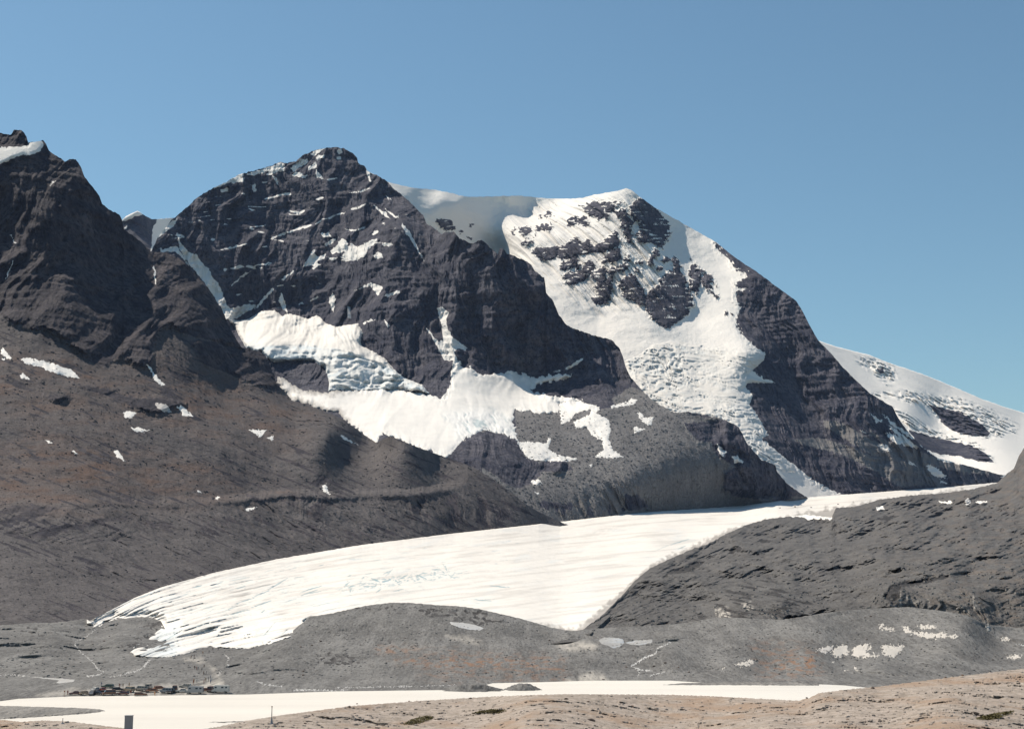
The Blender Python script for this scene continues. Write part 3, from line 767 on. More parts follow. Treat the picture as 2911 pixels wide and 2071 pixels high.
LA = Layer(left_top, left_bot,
           [(-300, 400, 2750), (0, 378, 2850), (60, 370, 2850), (140, 430, 2850), (215, 453, 2850), (282, 557, 2880), (340, 611, 2920), (431, 716, 3000), (509, 734, 3020), (590, 815, 3000), (651, 928, 2960), (711, 992, 2950), (760, 1020, 2950),
            (0, 472, 2745), (110, 435, 2805), (-120, 480, 2720), (0, 600, 2700), (150, 600, 2700), (280, 760, 2760), (0, 800, 2570), (200, 850, 2560), (290, 1030, 2440), (430, 870, 2750), (500, 900, 2760), (560, 960, 2740), (0, 900, 2470), (150, 960, 2420),
            (829, 1137, 2900), (933, 1172, 2880), (1066, 1258, 2800), (1020, 1225, 2850), (-300, 900, 2350), (-300, 1200, 1850), (-300, 1500, 1350), (-300, 1790, 900),
            (0, 1050, 2200), (0, 1200, 1930), (0, 1350, 1660), (0, 1500, 1360), (0, 1650, 1090), (0, 1780, 905), (250, 1150, 2150), (250, 1350, 1780), (250, 1500, 1480), (250, 1650, 1190), (250, 1765, 1005),
            (450, 1100, 2420), (450, 1300, 2020), (420, 1420, 1800), (420, 1560, 1500), (459, 1668, 1250), (650, 1120, 2650), (650, 1250, 2250), (620, 1380, 1990), (612, 1450, 1850), (612, 1626, 1450),
            (800, 1180, 2600), (800, 1300, 2290), (815, 1400, 2090), (800, 1500, 1930), (790, 1588, 1720), (933, 1228, 2520), (933, 1320, 2310), (940, 1405, 2150), (940, 1480, 2030), (940, 1562, 1900),
            (1109, 1240, 2580), (1109, 1320, 2420), (1110, 1404, 2260), (1110, 1480, 2140), (1110, 1540, 2040), (1260, 1297, 2700), (1260, 1380, 2500), (1260, 1450, 2330), (1275, 1517, 2260), (1390, 1353, 2720), (1390, 1450, 2520), (1433, 1500, 2480), (1500, 1434, 2720), (1582, 1478, 2800), (1560, 1485, 2760)],
           jag=2.0, jagf=12, seed=6)
LA.world()
wx, wy = warp(LA, 4, 12, 131)
cliff = sdf_union(wx, wy, [P('z1', '-800,-100 2000,-100 1800,1540 1700,1600 1590,1500 1480,1460 1380,1425 1250,1400 1120,1330 1045,1360 1005,1480 1010,1560 985,1605 960,1612 900,1600 860,1570 800,1540 740,1560 700,1602 640,1592 560,1542 500,1482 400,1412 300,1352 220,1362 150,1332 60,1312 0,1262 -800,1100'),
                           P('z5', '1250,300 1300,268 1400,278 1600,328 1760,400 1856,470 1870,600 1800,600 1700,570 1500,490 1350,420'),
                           P('z5', '480,560 700,590 900,660 1100,640 1220,690 1050,760 900,720 750,650 560,590'), P('z5', '300,640 420,620 470,650 400,680'),
                           P('z6', '420,1100 480,1060 530,1050 530,1090 470,1120')], 90)
tanr = sdf_union(wx, wy, [P('z1', '820,980 900,890 940,900 950,1000 970,1040 900,1060 840,1020'), P('z1', '220,480 300,440 280,640 220,640')], 60)
cm = soft(cliff, 9)
brown = soft(sdf_union(LA.px, LA.py, [P('s', '-400,1180 150,1200 420,1280 700,1330 800,1400 600,1420 300,1440 -400,1440'), P('s', '-400,960 500,1000 900,1180 800,1260 -400,1130')], 200), 60)
gull = soft(sdf_union(LA.px, LA.py, [P('z6', '1000,1240 1150,1170 1300,1140 1440,1110 1600,1190 1750,1290 1800,1350 1600,1380 1400,1390 1250,1370 1100,1330'),
                                     P('z6', '210,1200 300,1190 420,1190 560,1200 620,1290 560,1350 480,1420 400,1350 300,1280'),
                                     P('s', '-200,1420 300,1430 420,1480 330,1560 100,1540 -200,1480')], 100), 18)
wallz = soft(sdf(LA.px, LA.py, P('s', '-300,1450 300,1440 600,1430 830,1405 1000,1410 1200,1405 1320,1385 1430,1440 1500,1480 1250,1515 1000,1548 790,1580 560,1630 400,1680 280,1740 -300,1770'), 100), 22)
rel = cliff_relief(LA, .62, 133, tilt=.0, ribs=1.2, strata=.45, rough=1.2)
crest = np.interp(LA.px, *zip(*(P('s', '-300,1432 150,1430 300,1424 420,1432 520,1424') + P('z6', '-200,1215 0,1195 300,1160 540,1180 700,1170 850,1165 1100,1165 1300,1135 1430,1110') + [(1345, 1360)])))
crest = crest + 3.5 * fbm(LA.px / 22, LA.px * 0, 3, 144)
cfade = np.interp(LA.px, [-300, 250, 560, 700, 1250, 1330], [.25, .3, .5, 1, 1, 0])
LA.D += 85 * cfade * sstep(-3, 16, crest - LA.py)
LA.D -= 14 * cfade * np.exp(-((LA.py - crest - 6) / 9) ** 2)
cone = np.maximum(0, 1 - np.hypot((LA.px - 933) / 95, (LA.py - 1228) / 130))
LA.D -= 60 * cone
topz = soft(sdf(LA.px, LA.py, P('z1', '-900,190 0,163 180,148 200,123 270,116 292,150 250,192 190,212 150,207 90,227 40,257 0,270 -900,420'), 60), 8)
LA.D += cm * (rel * (1 - topz) - 22) + (1 - cm) * scree_relief(LA, .8, 135) * np.clip(LA.D / 2200, .3, 1)
rg = ridged((LA.X + .55 * LA.Z + 10 * fbm(LA.X / 50, LA.Z / 50, 2, 141)) / 24, LA.Z / 130, 4, 137)
LA.D -= gull * 22 * (rg - .6)
topsn = sdf_union(wx, wy, [P('z1', '-900,190 0,163 180,148 200,123 270,116 292,150 250,192 190,212 150,207 90,227 40,257 0,270 -900,420'), P('z1', '318,412 348,383 372,383 335,418')], 40)
fall = sdf_union(wx, wy, [P('z1', '1010,940 1025,950 1030,1060 1015,1060'), P('z1', '60,735 80,740 108,795 95,795'), P('z1', '85,900 95,900 40,1035 30,1030')], 20)
LA.world()
LA.lift(wallz * 3.4 * np.clip(LA.D / 2000, .3, 1) * (ridged((LA.X + .55 * LA.D + 12 * fbm(LA.X / 60, LA.D / 90, 2, 149)) / 26, LA.D / 190, 4, 148, .5) - .6) + (1 - cm) * (2.0 * fbm(LA.X / 55, LA.D / 80, 6, 146, .5) + 1.3 * (ridged((LA.X + .35 * LA.D) / 34, LA.D / 130, 4, 147, .45) - .6)) * np.clip(LA.D / 2000, .35, 1) * sstep(0, 14, LA.py - LA.ty[None, :]) * (1 - cfade * np.exp(-((LA.py - crest) / 18) ** 2)))
LA.attrs = dict(snow=np.clip(np.maximum(.5 + topsn / 8, .42 + fall / 8), 0, 1),
                scree=np.clip((1 - cm) - .62 * (1 - cm) * sstep(.05, .7, fbm((LA.px + .45 * LA.py) / 150, (LA.py - .42 * LA.px) / 13, 5, 145, .6) + .5 * fbm(LA.px / 200, LA.py / 90, 2, 143)) - .55 * gull * sstep(.05, -.25, fbm(LA.X / 22, LA.Z / 90, 3, 139)), 0, 1), brown=brown * (.4 + .6 * sstep(-.3, .5, fbm(LA.px / 120 + LA.py / 60, LA.py / 22, 4, 140))))
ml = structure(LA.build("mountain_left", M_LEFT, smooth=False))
for k, p in enumerate([P('z5', '15,318 40,343 82,392 60,397 20,372 8,360'), P('z5', '8,383 42,388 32,400 8,398'),
    P('z5', '138,393 180,386 240,398 320,413 370,428 420,453 470,463 500,493 533,527 480,520 400,497 320,472 260,442 200,432 160,422'),
    P('z5', '132,500 150,487 180,508 203,533 133,517'), P('z5', '963,428 990,443 1020,493 1060,538 1098,567 1060,565 1013,527 1003,490'),
    P('z5', '1163,710 1200,700 1222,725 1283,774 1205,767 1193,740'), P('z5', '810,745 850,736 902,750 882,767 870,783 825,782'),
    P('z5', '858,841 890,848 920,844 940,856 993,862 950,874 900,875 875,862'), P('z5', '748,995 780,998 802,1030 833,1075 800,1060 768,1035'),
    P('z5', '298,926 320,930 348,950 320,947'), P('z5', '468,996 490,998 530,1030 500,1022'), P('z5', '1637,860 1758,860 1722,913 1690,892'), P('z5', '1758,915 1808,897 1797,935'),
    P('z5', '1295,1253 1338,1275 1310,1273'), P('z5', '1613,1380 1703,1368 1630,1401'), P('z6', '618,783 640,783 690,818 748,847 700,832 660,817'), P('z6', '498,1112 525,1103 548,1168 510,1148'), P('z5', '1425,1305 1445,1300 1447,1316 1428,1316')]):
    snow_patch(LA, ml, p, 2.5, seed=300 + k)
snow_patch(LA, ml, P('z5', '1018,685 1060,688 1100,693 1128,747 1080,742 1040,717'), 2, M_DIRTY, 330)

# ------------------------------------------------------------------ front moraine and valley floor (to the far shore of the lake)
SHORE = [(-300, 2006), (0, 1997), (53, 1990), (211, 1983), (352, 1982), (700, 1978), (952, 1969), (1200, 1966), (1300, 1965), (1376, 1952), (1400, 1946), (1534, 1943), (1727, 1937), (1850, 1935), (1990, 1944), (2300, 1948), (2400, 1952), (2525, 1965), (2700, 1990), (3200, 2000)]
m_top = [(-300, 1780), (0, 1776), (60, 1772), (100, 1768), (140, 1770), (200, 1764), (240, 1757), (262, 1768), (285, 1772), (295, 1758), (323, 1753), (352, 1757), (387, 1753), (422, 1752), (457, 1764), (472, 1790), (490, 1846), (560, 1834), (598, 1824), (650, 1829), (705, 1829), (776, 1815), (825, 1797), (858, 1770), (881, 1751), (934, 1744), (987, 1732), (1040, 1720), (1110, 1712), (1163, 1712), (1250, 1719), (1305, 1722), (1358, 1729), (1411, 1741), (1464, 1753), (1516, 1767), (1569, 1783), (1622, 1792), (1700, 1785), (1800, 1780), (1930, 1772), (2032, 1755), (2106, 1755), (2225, 1760), (2389, 1735), (2480, 1728), (2583, 1724), (2686, 1736), (2748, 1748), (2810, 1775), (2911, 1785), (3200, 1790)]
mc_ctrl = []
for x, y in [(-300, 2006), (0, 1997), (211, 1983), (500, 1980), (700, 1978), (952, 1969), (1200, 1966), (1376, 1954), (1534, 1943), (1727, 1937), (1850, 1935), (1990, 1944), (2300, 1948), (2525, 1965), (2700, 1990), (3200, 2000)]:
    mc_ctrl.append((x, y, y_at(y, -.35)))
for x, y, z in [(-300, 1960, 1.5), (0, 1960, 1.6), (250, 1960, 1.8), (500, 1960, 1.8), (700, 1955, 1.8), (0, 1925, 2.2), (250, 1925, 2.2), (500, 1925, 2.4), (700, 1935, 2.5), (900, 1950, 1.8), (1100, 1945, 1.2), (1300, 1938, 1.4), (1500, 1930, 1.6), (1700, 1928, 1.5), (1900, 1925, 1.6), (2100, 1928, 1.5), (2300, 1925, 1.5), (2500, 1915, 1.8),
                (100, 1880, 5), (300, 1870, 4), (560, 1860, 3.5), (700, 1870, 4), (900, 1880, 3.8), (1100, 1890, 3.4), (1300, 1890, 3.5), (1500, 1890, 3.4), (1700, 1895, 3), (1850, 1890, 3.4), (2000, 1890, 3.4), (2200, 1880, 3.4), (2400, 1880, 3.4), (2600, 1880, 3.2), (2800, 1880, 3.0),
                (0, 1820, 10), (150, 1810, 10), (330, 1810, 9), (250, 1765, 13), (420, 1760, 15), (0, 1776, 14.4), (-300, 1780, 14.4), (120, 1768, 14.6), (450, 1790, 10), (640, 1790, 10), (700, 1830, 6), (800, 1800, 12), (881, 1751, 20.5), (1110, 1713, 28), (1110, 1780, 16.5), (1110, 1830, 9), (1300, 1722, 26.5), (1300, 1790, 14.8), (1300, 1840, 8), (1500, 1764, 18), (1583, 1789, 13.5), (1500, 1830, 9), (1700, 1800, 12), (1700, 1850, 7), (1900, 1790, 14), (1900, 1840, 9), (2100, 1760, 20), (2100, 1830, 10), (2300, 1750, 22), (2300, 1830, 10.5), (2583, 1728, 26), (2583, 1790, 15.5), (2583, 1850, 6.5), (2750, 1760, 21), (2850, 1800, 13), (2911, 1850, 6), (3200, 1790, 16), (3200, 1900, 2.5)]:
    mc_ctrl.append((x, y, y_at(y, z)))
fM = tps(mc_ctrl)
LM = Layer(m_top, SHORE, mc_ctrl, step=2.6, jag=1.2, jagf=14, seed=7)
LM.world()
flat = sstep(1915, 1945, LM.py + 6 * fbm(LM.px / 60, LM.py / 10, 3, 150))
flat = np.maximum(flat, soft(sdf(LM.px, LM.py, P('b1', '900,1190 1230,1060 1500,1030 1700,960 1830,990 1800,1150 2000,1260 1700,1330 700,1330 300,1280 600,1240'), 60), 10))
hz = .8 * fbm(LM.X / 26, LM.Y / 40, 6, 151, .58) + .25 * ridged(LM.X / 16, LM.Y / 30, 4, 152) - .2
ribz = 1.0 * ridged((LM.X + .3 * LM.Y) / 22, LM.Y / 60, 4, 153)
dz = (1 - flat) * (1.3 * hz + .25 * (ribz - .5)) + flat * .10 * fbm(LM.X / 14, LM.Y / 20, 3, 154)
dz *= sstep(0, .08, 1 - LM.v)[:, None] * sstep(0, .03, LM.v)[:, None]
# heights -> distances: raising the ground brings the ray's hit nearer
slope = np.clip((LM.py - HOR) / F, .012, 1)
shd = LM.by[None, :] - LM.py
LM.D += sstep(62, 14, shd) * (y_at(LM.py, -.35 + .065 * shd) - LM.D)
LM.world()
hm_ = (1 - flat) * (1.3 * sstep(1895, 1835, LM.py) * fbm(LM.X / 70, LM.Y / 110, 3, 158) + .9 * fbm(LM.X / 28, LM.Y / 48, 6, 151, .47) + .25 * (ridged((LM.X + .3 * LM.Y) / 18, LM.Y / 40, 4, 153, .5) - .55)) + flat * .08 * fbm(LM.X / 14, LM.Y / 20, 3, 154)
hm_ *= sstep(4, 40, shd) * sstep(0, 16, LM.py - LM.ty[None, :])
LM.lift(hm_)
xt, yt = LM.xs, LM.ty
dl = np.minimum(0, LA.at(xt, yt) - 10 - LM.D[0]) * (xt < 290)
LM.D += np.convolve(np.pad(dl, 8, 'edge'), np.ones(17) / 17, 'valid')[None, :] * np.exp(-(LM.py - yt[None, :]) / 40)
LM.world()
wx, wy = warp(LM, 5, 14, 155)
bro = soft(sdf_union(LM.px, LM.py, [P('b2', '1350,980 1500,970 1700,1000 1990,1060 1990,1130 1600,1120 1450,1040'), P('b3', '0,1010 300,1020 700,1030 950,1040 1150,1080 1180,1230 800,1230 300,1180 0,1130'), P('b2', '1900,1000 1990,1000 1990,1240 1700,1200'), P('b4', '1180,1150 1624,1180 1624,1400 1250,1400'), P('b5', '0,1050 250,1050 300,1240 0,1250')], 120), 22)
bro = bro * sstep(-.15, .45, fbm(LM.px / 26, LM.py / 8, 4, 156))
darkm = soft(sdf_union(wx, wy, [P('b2', '700,1080 900,1010 1100,1020 1250,1060 1150,1110 950,1110'), P('b1', '100,840 180,810 300,820 360,880 270,870 150,850'), P('b1', '1170,740 1310,760 1320,800 1250,860 1100,960 1000,960 1180,850'), P('b2', '1100,640 1400,610 1700,640 1990,660 1990,720 1700,680 1300,670'), P('b3', '0,630 300,650 500,680 650,770 550,790 300,760 0,700')], 60), 10) * sstep(-.3, .4, fbm(LM.px / 14, LM.py / 8, 4, 157))
pale = soft(sdf_union(wx, wy, [P('b1', '300,1350 600,1310 900,1290 1500,1270 1750,1230 1700,1100 1500,1060 1620,1060 1780,1180 1800,1300 1500,1345 900,1345'), P('b3', '1120,1260 1300,1180 1420,1160 1500,1240 1300,1250'), P('b3', '200,870 350,880 480,920 450,940 300,910'), P('b3', '1100,950 1200,920 1420,940 1400,970 1200,990')], 60), 9)
LM.attrs = dict(snow=np.zeros_like(LM.D), scree=np.clip(1 - .8 * darkm - .45 * (1 - flat) * sstep(.1, .65, fbm(LM.px / 70, LM.py / 15, 5, 159, .6)), 0, 1), brown=bro, pale=pale)
M_MOR_nt = M_MOR.node_tree
fl = structure(LM.build("moraine", M_MOR, back=((15, 6), (60, 30), (120, 50)), skirt=(-40, 3)))

# ------------------------------------------------------------------ the glacier tongue
GL_LO = [(243, 1758), (274, 1772), (285, 1776), (295, 1764), (323, 1760), (352, 1766), (387, 1760), (422, 1759), (457, 1771), (461, 1781), (447, 1795), (415, 1820), (383, 1838), (374, 1852), (380, 1860), (422, 1867), (468, 1867), (527, 1859), (563, 1846), (598, 1836), (650, 1841), (705, 1841), (776, 1827), (825, 1809), (864, 1781), (867, 1774), (860, 1762), (881, 1751)]
low = [(x, y) for x, y in GL_LO] + [(934, 1752), (987, 1742), (1040, 1732), (1110, 1726), (1163, 1726), (1250, 1732), (1358, 1742), (1464, 1766), (1583, 1804), (1622, 1806), (1680, 1800), (1740, 1745), (1800, 1690), (1850, 1640), (1950, 1600), (2069, 1550), (2180, 1505), (2300, 1490), (2376, 1470), (2500, 1440), (2690, 1420), (2831, 1396), (2960, 1390)]
up = [p for p in GL_UP if p[0] >= 255]
g_poly = [(243, 1757)] + up + low[::-1]
g_bot = [(236, 1790), (300, 1800), (360, 1872), (420, 1880), (480, 1880), (640, 1856), (720, 1856), (790, 1840), (870, 1800), (890, 1775)] + low[28:]
LG = Layer([(247, 1759)] + up, g_bot,
           [(243, 1758, 1010), (300, 1740, 1040), (383, 1698, 1150), (459, 1668, 1270), (612, 1626, 1500), (790, 1588, 1760), (1020, 1549, 2060), (1275, 1517, 2400), (1594, 1482, 2900), (1823, 1456, 3240), (2104, 1437, 3640), (2295, 1413, 3950), (2550, 1394, 4350), (2831, 1371, 4800), (2960, 1362, 4950),
            (280, 1775, 980), (360, 1762, 985), (457, 1768, 955), (430, 1720, 1100), (560, 1720, 1120), (560, 1780, 900), (640, 1680, 1260), (700, 1760, 980), (800, 1700, 1220), (860, 1770, 905), (860, 1740, 1040), (881, 1750, 990),
            (400, 1845, 770), (480, 1830, 790), (560, 1830, 790), (640, 1820, 800), (720, 1810, 820), (800, 1790, 850), (420, 1866, 745), (470, 1866, 740), (560, 1846, 765), (650, 1841, 770), (705, 1841, 770), (776, 1827, 790), (830, 1806, 815),
            (1000, 1640, 1480), (1110, 1726, 1080), (1110, 1680, 1280), (1110, 1610, 1680), (1300, 1730, 1100), (1300, 1650, 1480), (1300, 1580, 1900), (1500, 1770, 980), (1500, 1700, 1280), (1500, 1600, 1850), (1600, 1800, 905), (1650, 1760, 1050), (1750, 1700, 1330), (1700, 1600, 1950), (1850, 1600, 1950), (1850, 1530, 2450), (1950, 1570, 2180), (2069, 1516, 2620), (2250, 1466, 3150), (2430, 1440, 3550), (2690, 1402, 4250), (2960, 1390, 4600)],
           step=2.4, jag=.8, jagf=18, seed=9)
LG.world()
s_g = sdf(LG.px + 1.5 * fbm(LG.px / 8, LG.py / 8, 3, 160), LG.py + 1.5 * fbm(LG.px / 8 + 9, LG.py / 8, 3, 161), g_poly, 300)
bay = sdf(LG.px, LG.py, [(236, 1770), (285, 1778), (295, 1763), (323, 1758), (352, 1765), (387, 1758), (422, 1757), (457, 1769), (461, 1781), (447, 1795), (415, 1820), (383, 1838), (374, 1852), (380, 1862), (372, 1890), (200, 1890)], 200)
# where the tongue lies on the valley floor its front is a low ice bank
m_ty = np.interp(LG.px, LM.xs, LM.ty)
overlap = (LG.px < 905) & (LG.py > m_ty)
ow = sstep(0, 12, LG.py - m_ty)
DM = LM.at(LG.px, LG.py)
bank = np.clip(np.minimum(s_g, -bay) / 14, -1, 1)
low_zone = sstep(1790, 1830, LG.py) * sstep(900, 860, LG.px)
LG.D = np.where(overlap, np.where(bank < 0, np.maximum(LG.D, DM + 14 * (-bank) + 1), LG.D + ow * (np.minimum(LG.D, DM - .5 - 3 * np.sqrt(np.maximum(bank, 0))) - LG.D)), LG.D)
s_edge = np.minimum(s_g, -bay)
wlow = sstep(115, 6, s_edge) * sstep(905, 870, LG.px) * sstep(1735, 1805, LG.py) * (bank >= 0)
LG.D += wlow * (fM(LG.px, LG.py) - .6 - 3 * np.sqrt(np.maximum(bank, 0)) - LG.D)
wb = sstep(-30, -2, bay) * (LG.py < 1794) * sstep(262, 345, LG.px) * (LG.px < 475)
LG.D += wb * np.maximum(0, fM(LG.px, LG.py) + 4 - LG.D)
# the margin stands just clear of the slopes it runs along
xt, yt = LG.xs, LG.ty
wall = np.where(xt < 1560, LA.at(xt, yt), np.where(xt < 2240, L2a.at(xt, yt), L2b.at(xt, yt)))
dl = np.minimum(0, wall - 16 - LG.D[0]) * (xt < 2700)
dl = np.convolve(np.pad(dl, 12, 'edge'), np.ones(25) / 25, 'valid')
LG.D += dl[None, :] * np.exp(-(LG.py - yt[None, :]) / 50)
upper = np.interp(LG.px, [p[0] for p in up], [p[1] for p in up])
t = LG.py - upper
flow = noise2(LG.px / 150, t / 7, 162) + .6 * noise2(LG.px / 70, t / 3.5, 163)
toe = sstep(1150, 500, LG.px)
LG.D += (4 + 8 * toe) * .5 * flow + 9 * fbm(LG.X / 70, LG.Y / 160, 5, 164, .55)
crack = np.zeros_like(LG.D)
rnd = random.Random(5)
segs = []
for f, s in (('b2', '100,670,220,632 200,610,350,563 330,562,480,500 460,500,620,405 130,710,300,660 320,645,500,582 580,610,700,570 620,590,690,570 720,520,900,465 780,530,890,510 730,545,860,500 1000,495,1080,485 820,635,960,605 900,672,1050,638 200,490,270,470 670,402,770,392 1008,330,1052,318 450,705,530,672 300,500,480,455 400,690,440,660 0,465,100,437 210,415,280,402 870,305,910,296'),
             ('b1', '1800,680,1960,590 1840,710,1990,655 1290,690,1450,650 1400,620,1560,560 1080,580,1250,520 880,660,1080,575 1350,540,1410,540 1560,480,1640,465 1900,495,1990,465 1650,700,1760,640 1500,830,1700,760 1150,990,1320,850 1250,960,1480,820'),
             ('b4', '430,450,560,395 560,400,700,355 610,435,680,405'), ('b3', '550,465,710,480 400,575,560,590 480,580,590,575 1420,695,1600,560 300,585,370,582 400,600,500,612'),
             ('b2', '1320,610,1390,560 740,740,780,720 560,870,640,800 340,900,400,800 420,880,520,760')):
    for w in s.split():
        a = [float(q) for q in w.split(',')]
        (x1, y1), (x2, y2) = P(f, '%f,%f %f,%f' % tuple(a))
        segs.append((x1, y1, x2, y2, rnd.uniform(.7, 1.5)))
for k in range(30):
    u = rnd.random()
    cx, cy = P('b2', '%f,%f' % (1080 + 900 * u + rnd.gauss(0, 40), 470 - 110 * u + rnd.gauss(0, 42)))[0]
    an = -.25 + rnd.gauss(0, .5) + (.9 if u > .7 and rnd.random() < .4 else 0)
    ln = rnd.uniform(4, 15)
    segs.append((cx - ln * math.cos(an), cy - ln * math.sin(an), cx + ln * math.cos(an), cy + ln * math.sin(an), rnd.uniform(.8, 1.8) * (1.7 if .35 < u < .9 and rnd.random() < .35 else 1)))
for k in range(120):
    cx = rnd.uniform(430, 1500); cy = np.interp(cx, [p[0] for p in up], [p[1] for p in up]) + rnd.uniform(25, 150)
    an = math.atan2(-.33 if cx < 900 else -.16, 1) + rnd.gauss(0, .06)
    ln = rnd.uniform(4, 16)
    segs.append((cx - ln, cy - ln * math.tan(an), cx + ln, cy + ln * math.tan(an), rnd.uniform(.35, .8)))
for x1, y1, x2, y2, wd in segs:
    m = (LG.px > min(x1, x2) - 8) & (LG.px < max(x1, x2) + 8) & (LG.py > min(y1, y2) - 8) & (LG.py < max(y1, y2) + 8)
    if not m.any():
        continue
    ex, ey = x2 - x1, y2 - y1
    tt = np.clip(((LG.px[m] - x1) * ex + (LG.py[m] - y1) * ey) / (ex * ex + ey * ey), 0, 1)
    jit = 1.2 * noise2(LG.px[m] / 9, LG.py[m] / 9, 170)
    d = np.hypot(LG.px[m] - x1 - tt * ex, LG.py[m] - y1 - tt * ey + jit)
    wl_ = wd * (1.25 - np.abs(tt - .5) * 1.6)
    crack[m] = np.maximum(crack[m], np.clip(1.25 - d / np.maximum(wl_, .4), 0, 1) * min(1, wd / 1.4))
ax_, ay_ = P('b2', '1060,490')[0]; bx_, by_ = P('b2', '2000,355')[0]
tt = np.clip(((LG.px - ax_) * (bx_ - ax_) + (LG.py - ay_) * (by_ - ay_)) / ((bx_ - ax_) ** 2 + (by_ - ay_) ** 2), 0, 1)
dd = np.hypot(LG.px - ax_ - tt * (bx_ - ax_), (LG.py - ay_ - tt * (by_ - ay_)) * 1.2)
core = sstep(26, 4, dd + 6 * fbm(LG.px / 30, LG.py / 14, 3, 171)) * (.55 + .45 * np.sin(tt * 3.1))
fld = fbm(LG.px / 15 + .8 * fbm(LG.px / 30, LG.py / 20, 2, 172), (LG.py + .22 * LG.px) / 5.0, 4, 173, .6)
crack = np.maximum(crack, .95 * core * sstep(.12, .5, fld))
stk = fbm((LG.px) / 70, t / 3.0, 4, 174, .6) + .45 * noise2(LG.px / 220, t / 30, 175)
crack = np.maximum(crack, .5 * sstep(.55, 1.0, stk) * sstep(1500, 700, LG.px) * sstep(12, 30, t))
LG.D += crack * 4
dirt = .30 * sstep(-.05, .7, fbm(LG.px / 260, t / 9, 4, 176, .6)) + .75 * sstep(.35, 1.1, flow + .5 * fbm(LG.px / 60, t / 14, 3, 165)) * (.10 + .9 * toe)
rim = sstep(14, 0, np.interp(LG.px, [905, 1100, 1583, 1640, 1790, 1850, 2069, 2300, 2700], [1750, 1713, 1789, 1794, 1670, 1612, 1514, 1461, 1400]) - LG.py + 10 * fbm(LG.px / 13, LG.py / 13, 3, 166)) * (LG.px > 1500)
ic = np.clip(.25 * sstep(.2, .9, fbm(LG.px / 90, t / 16, 3, 167)) + .55 * soft(sdf(LG.px, LG.py, P('b1', '1290,820 1420,770 1450,860 1390,920 1460,970 1420,1040 1130,1040 1180,980'), 60), 8), 0, 1)
LG.attrs = dict(ice=ic, crack=crack, dirt=np.clip(dirt + .85 * rim, 0, 1))
gl = structure(LG.build("glacier", M_ICE, back=((20, 12), (60, 60))))

# ------------------------------------------------------------------ debris-covered ice and moraine at the right of the glacier
r_top = [(1560, 1802), (1622, 1797), (1654, 1792), (1675, 1774), (1710, 1750), (1745, 1714), (1780, 1679), (1803, 1651), (1848, 1614), (1903, 1588), (1959, 1563), (2014, 1544), (2069, 1514), (2125, 1490), (2180, 1474), (2254, 1466), (2290, 1462), (2364, 1470), (2376, 1443), (2434, 1439), (2500, 1419), (2583, 1408), (2690, 1400), (2760, 1390), (2835, 1372), (2853, 1354), (2882, 1331), (2894, 1301), (2911, 1272), (2990, 1190), (3200, 1080)]
r_bot = [(1560, 1830), (1700, 1815), (1922, 1822), (1988, 1806), (2032, 1786), (2106, 1786), (2225, 1790), (2389, 1764), (2480, 1756), (2583, 1750), (2686, 1764), (2748, 1778), (2810, 1806), (2911, 1840), (3200, 1860)]
LR = Layer(r_top, r_bot,
           [(1560, 1802, 890), (1654, 1793, 880), (1700, 1762, 985), (1745, 1714, 1195), (1803, 1651, 1540), (1903, 1588, 1960), (2069, 1514, 2560), (2254, 1466, 3120), (2376, 1443, 3400), (2500, 1419, 3650), (2690, 1400, 4000), (2835, 1372, 3900), (2894, 1301, 3900), (2990, 1190, 4000), (3200, 1080, 4000),
            (1700, 1810, 850), (1800, 1770, 940), (1900, 1810, 845), (1900, 1700, 1250), (2000, 1720, 1130), (2000, 1795, 850), (2000, 1620, 1700), (2106, 1775, 850), (2106, 1720, 960), (2150, 1660, 1300), (2225, 1778, 850), (2225, 1730, 900), (2250, 1560, 2000), (2300, 1680, 1180), (2389, 1752, 870), (2389, 1700, 1020), (2400, 1620, 1480), (2400, 1520, 2300),
            (2480, 1744, 880), (2500, 1690, 915), (2540, 1660, 950), (2540, 1635, 1060), (2583, 1740, 885), (2600, 1655, 965), (2600, 1630, 1060), (2686, 1753, 870), (2700, 1650, 955), (2700, 1622, 1060), (2748, 1766, 850), (2810, 1795, 830), (2810, 1665, 940), (2820, 1620, 1080), (2911, 1640, 1020), (2911, 1790, 850), (2850, 1720, 895), (3200, 1700, 1000), (3200, 1850, 800),
            (2600, 1560, 1600), (2600, 1480, 2500), (2750, 1560, 1650), (2750, 1440, 2900), (2911, 1500, 2100), (2911, 1380, 3000), (3200, 1500, 2100), (3200, 1300, 3000)],
           step=2.5, jag=2.2, jagf=11, seed=10)
LR.world()
wx, wy = warp(LR, 4, 12, 181)
scar = soft(sdf_union(LR.px, LR.py, [P('b5', '630,835 720,760 730,700 790,620 900,610 1050,590 1130,560 1250,580 1400,640 1500,700 1560,850 1500,920 1300,880 1150,850 900,815'),
                                     P('b4', '600,1100 760,930 900,850 1000,760 1150,700 1300,660 1450,780 1624,790 1624,980 1400,1020 1000,1020 800,1070'), P('b5', '0,740 60,690 180,690 240,740 230,850 30,915 0,900')], 80), 12)
hum = 1.5 * fbm(LR.px / 150, LR.py / 60, 6, 182, .5) + .62 * (ridged((LR.px - .5 * LR.py) / 130, (LR.py + .42 * LR.px) / 22, 5, 183, .6) - .55)
LR.lift((1 - .5 * scar) * (LR.D / 1000) * 2.1 * hum * sstep(0, 14, LR.py - LR.ty[None, :]) * sstep(0, 20, LR.by[None, :] - LR.py))
LR.D -= scar * 9 * (ridged(LR.X / 9 + fbm(LR.X / 20, LR.Z / 20, 2, 184), LR.Z / 30, 3, 185) - .6)
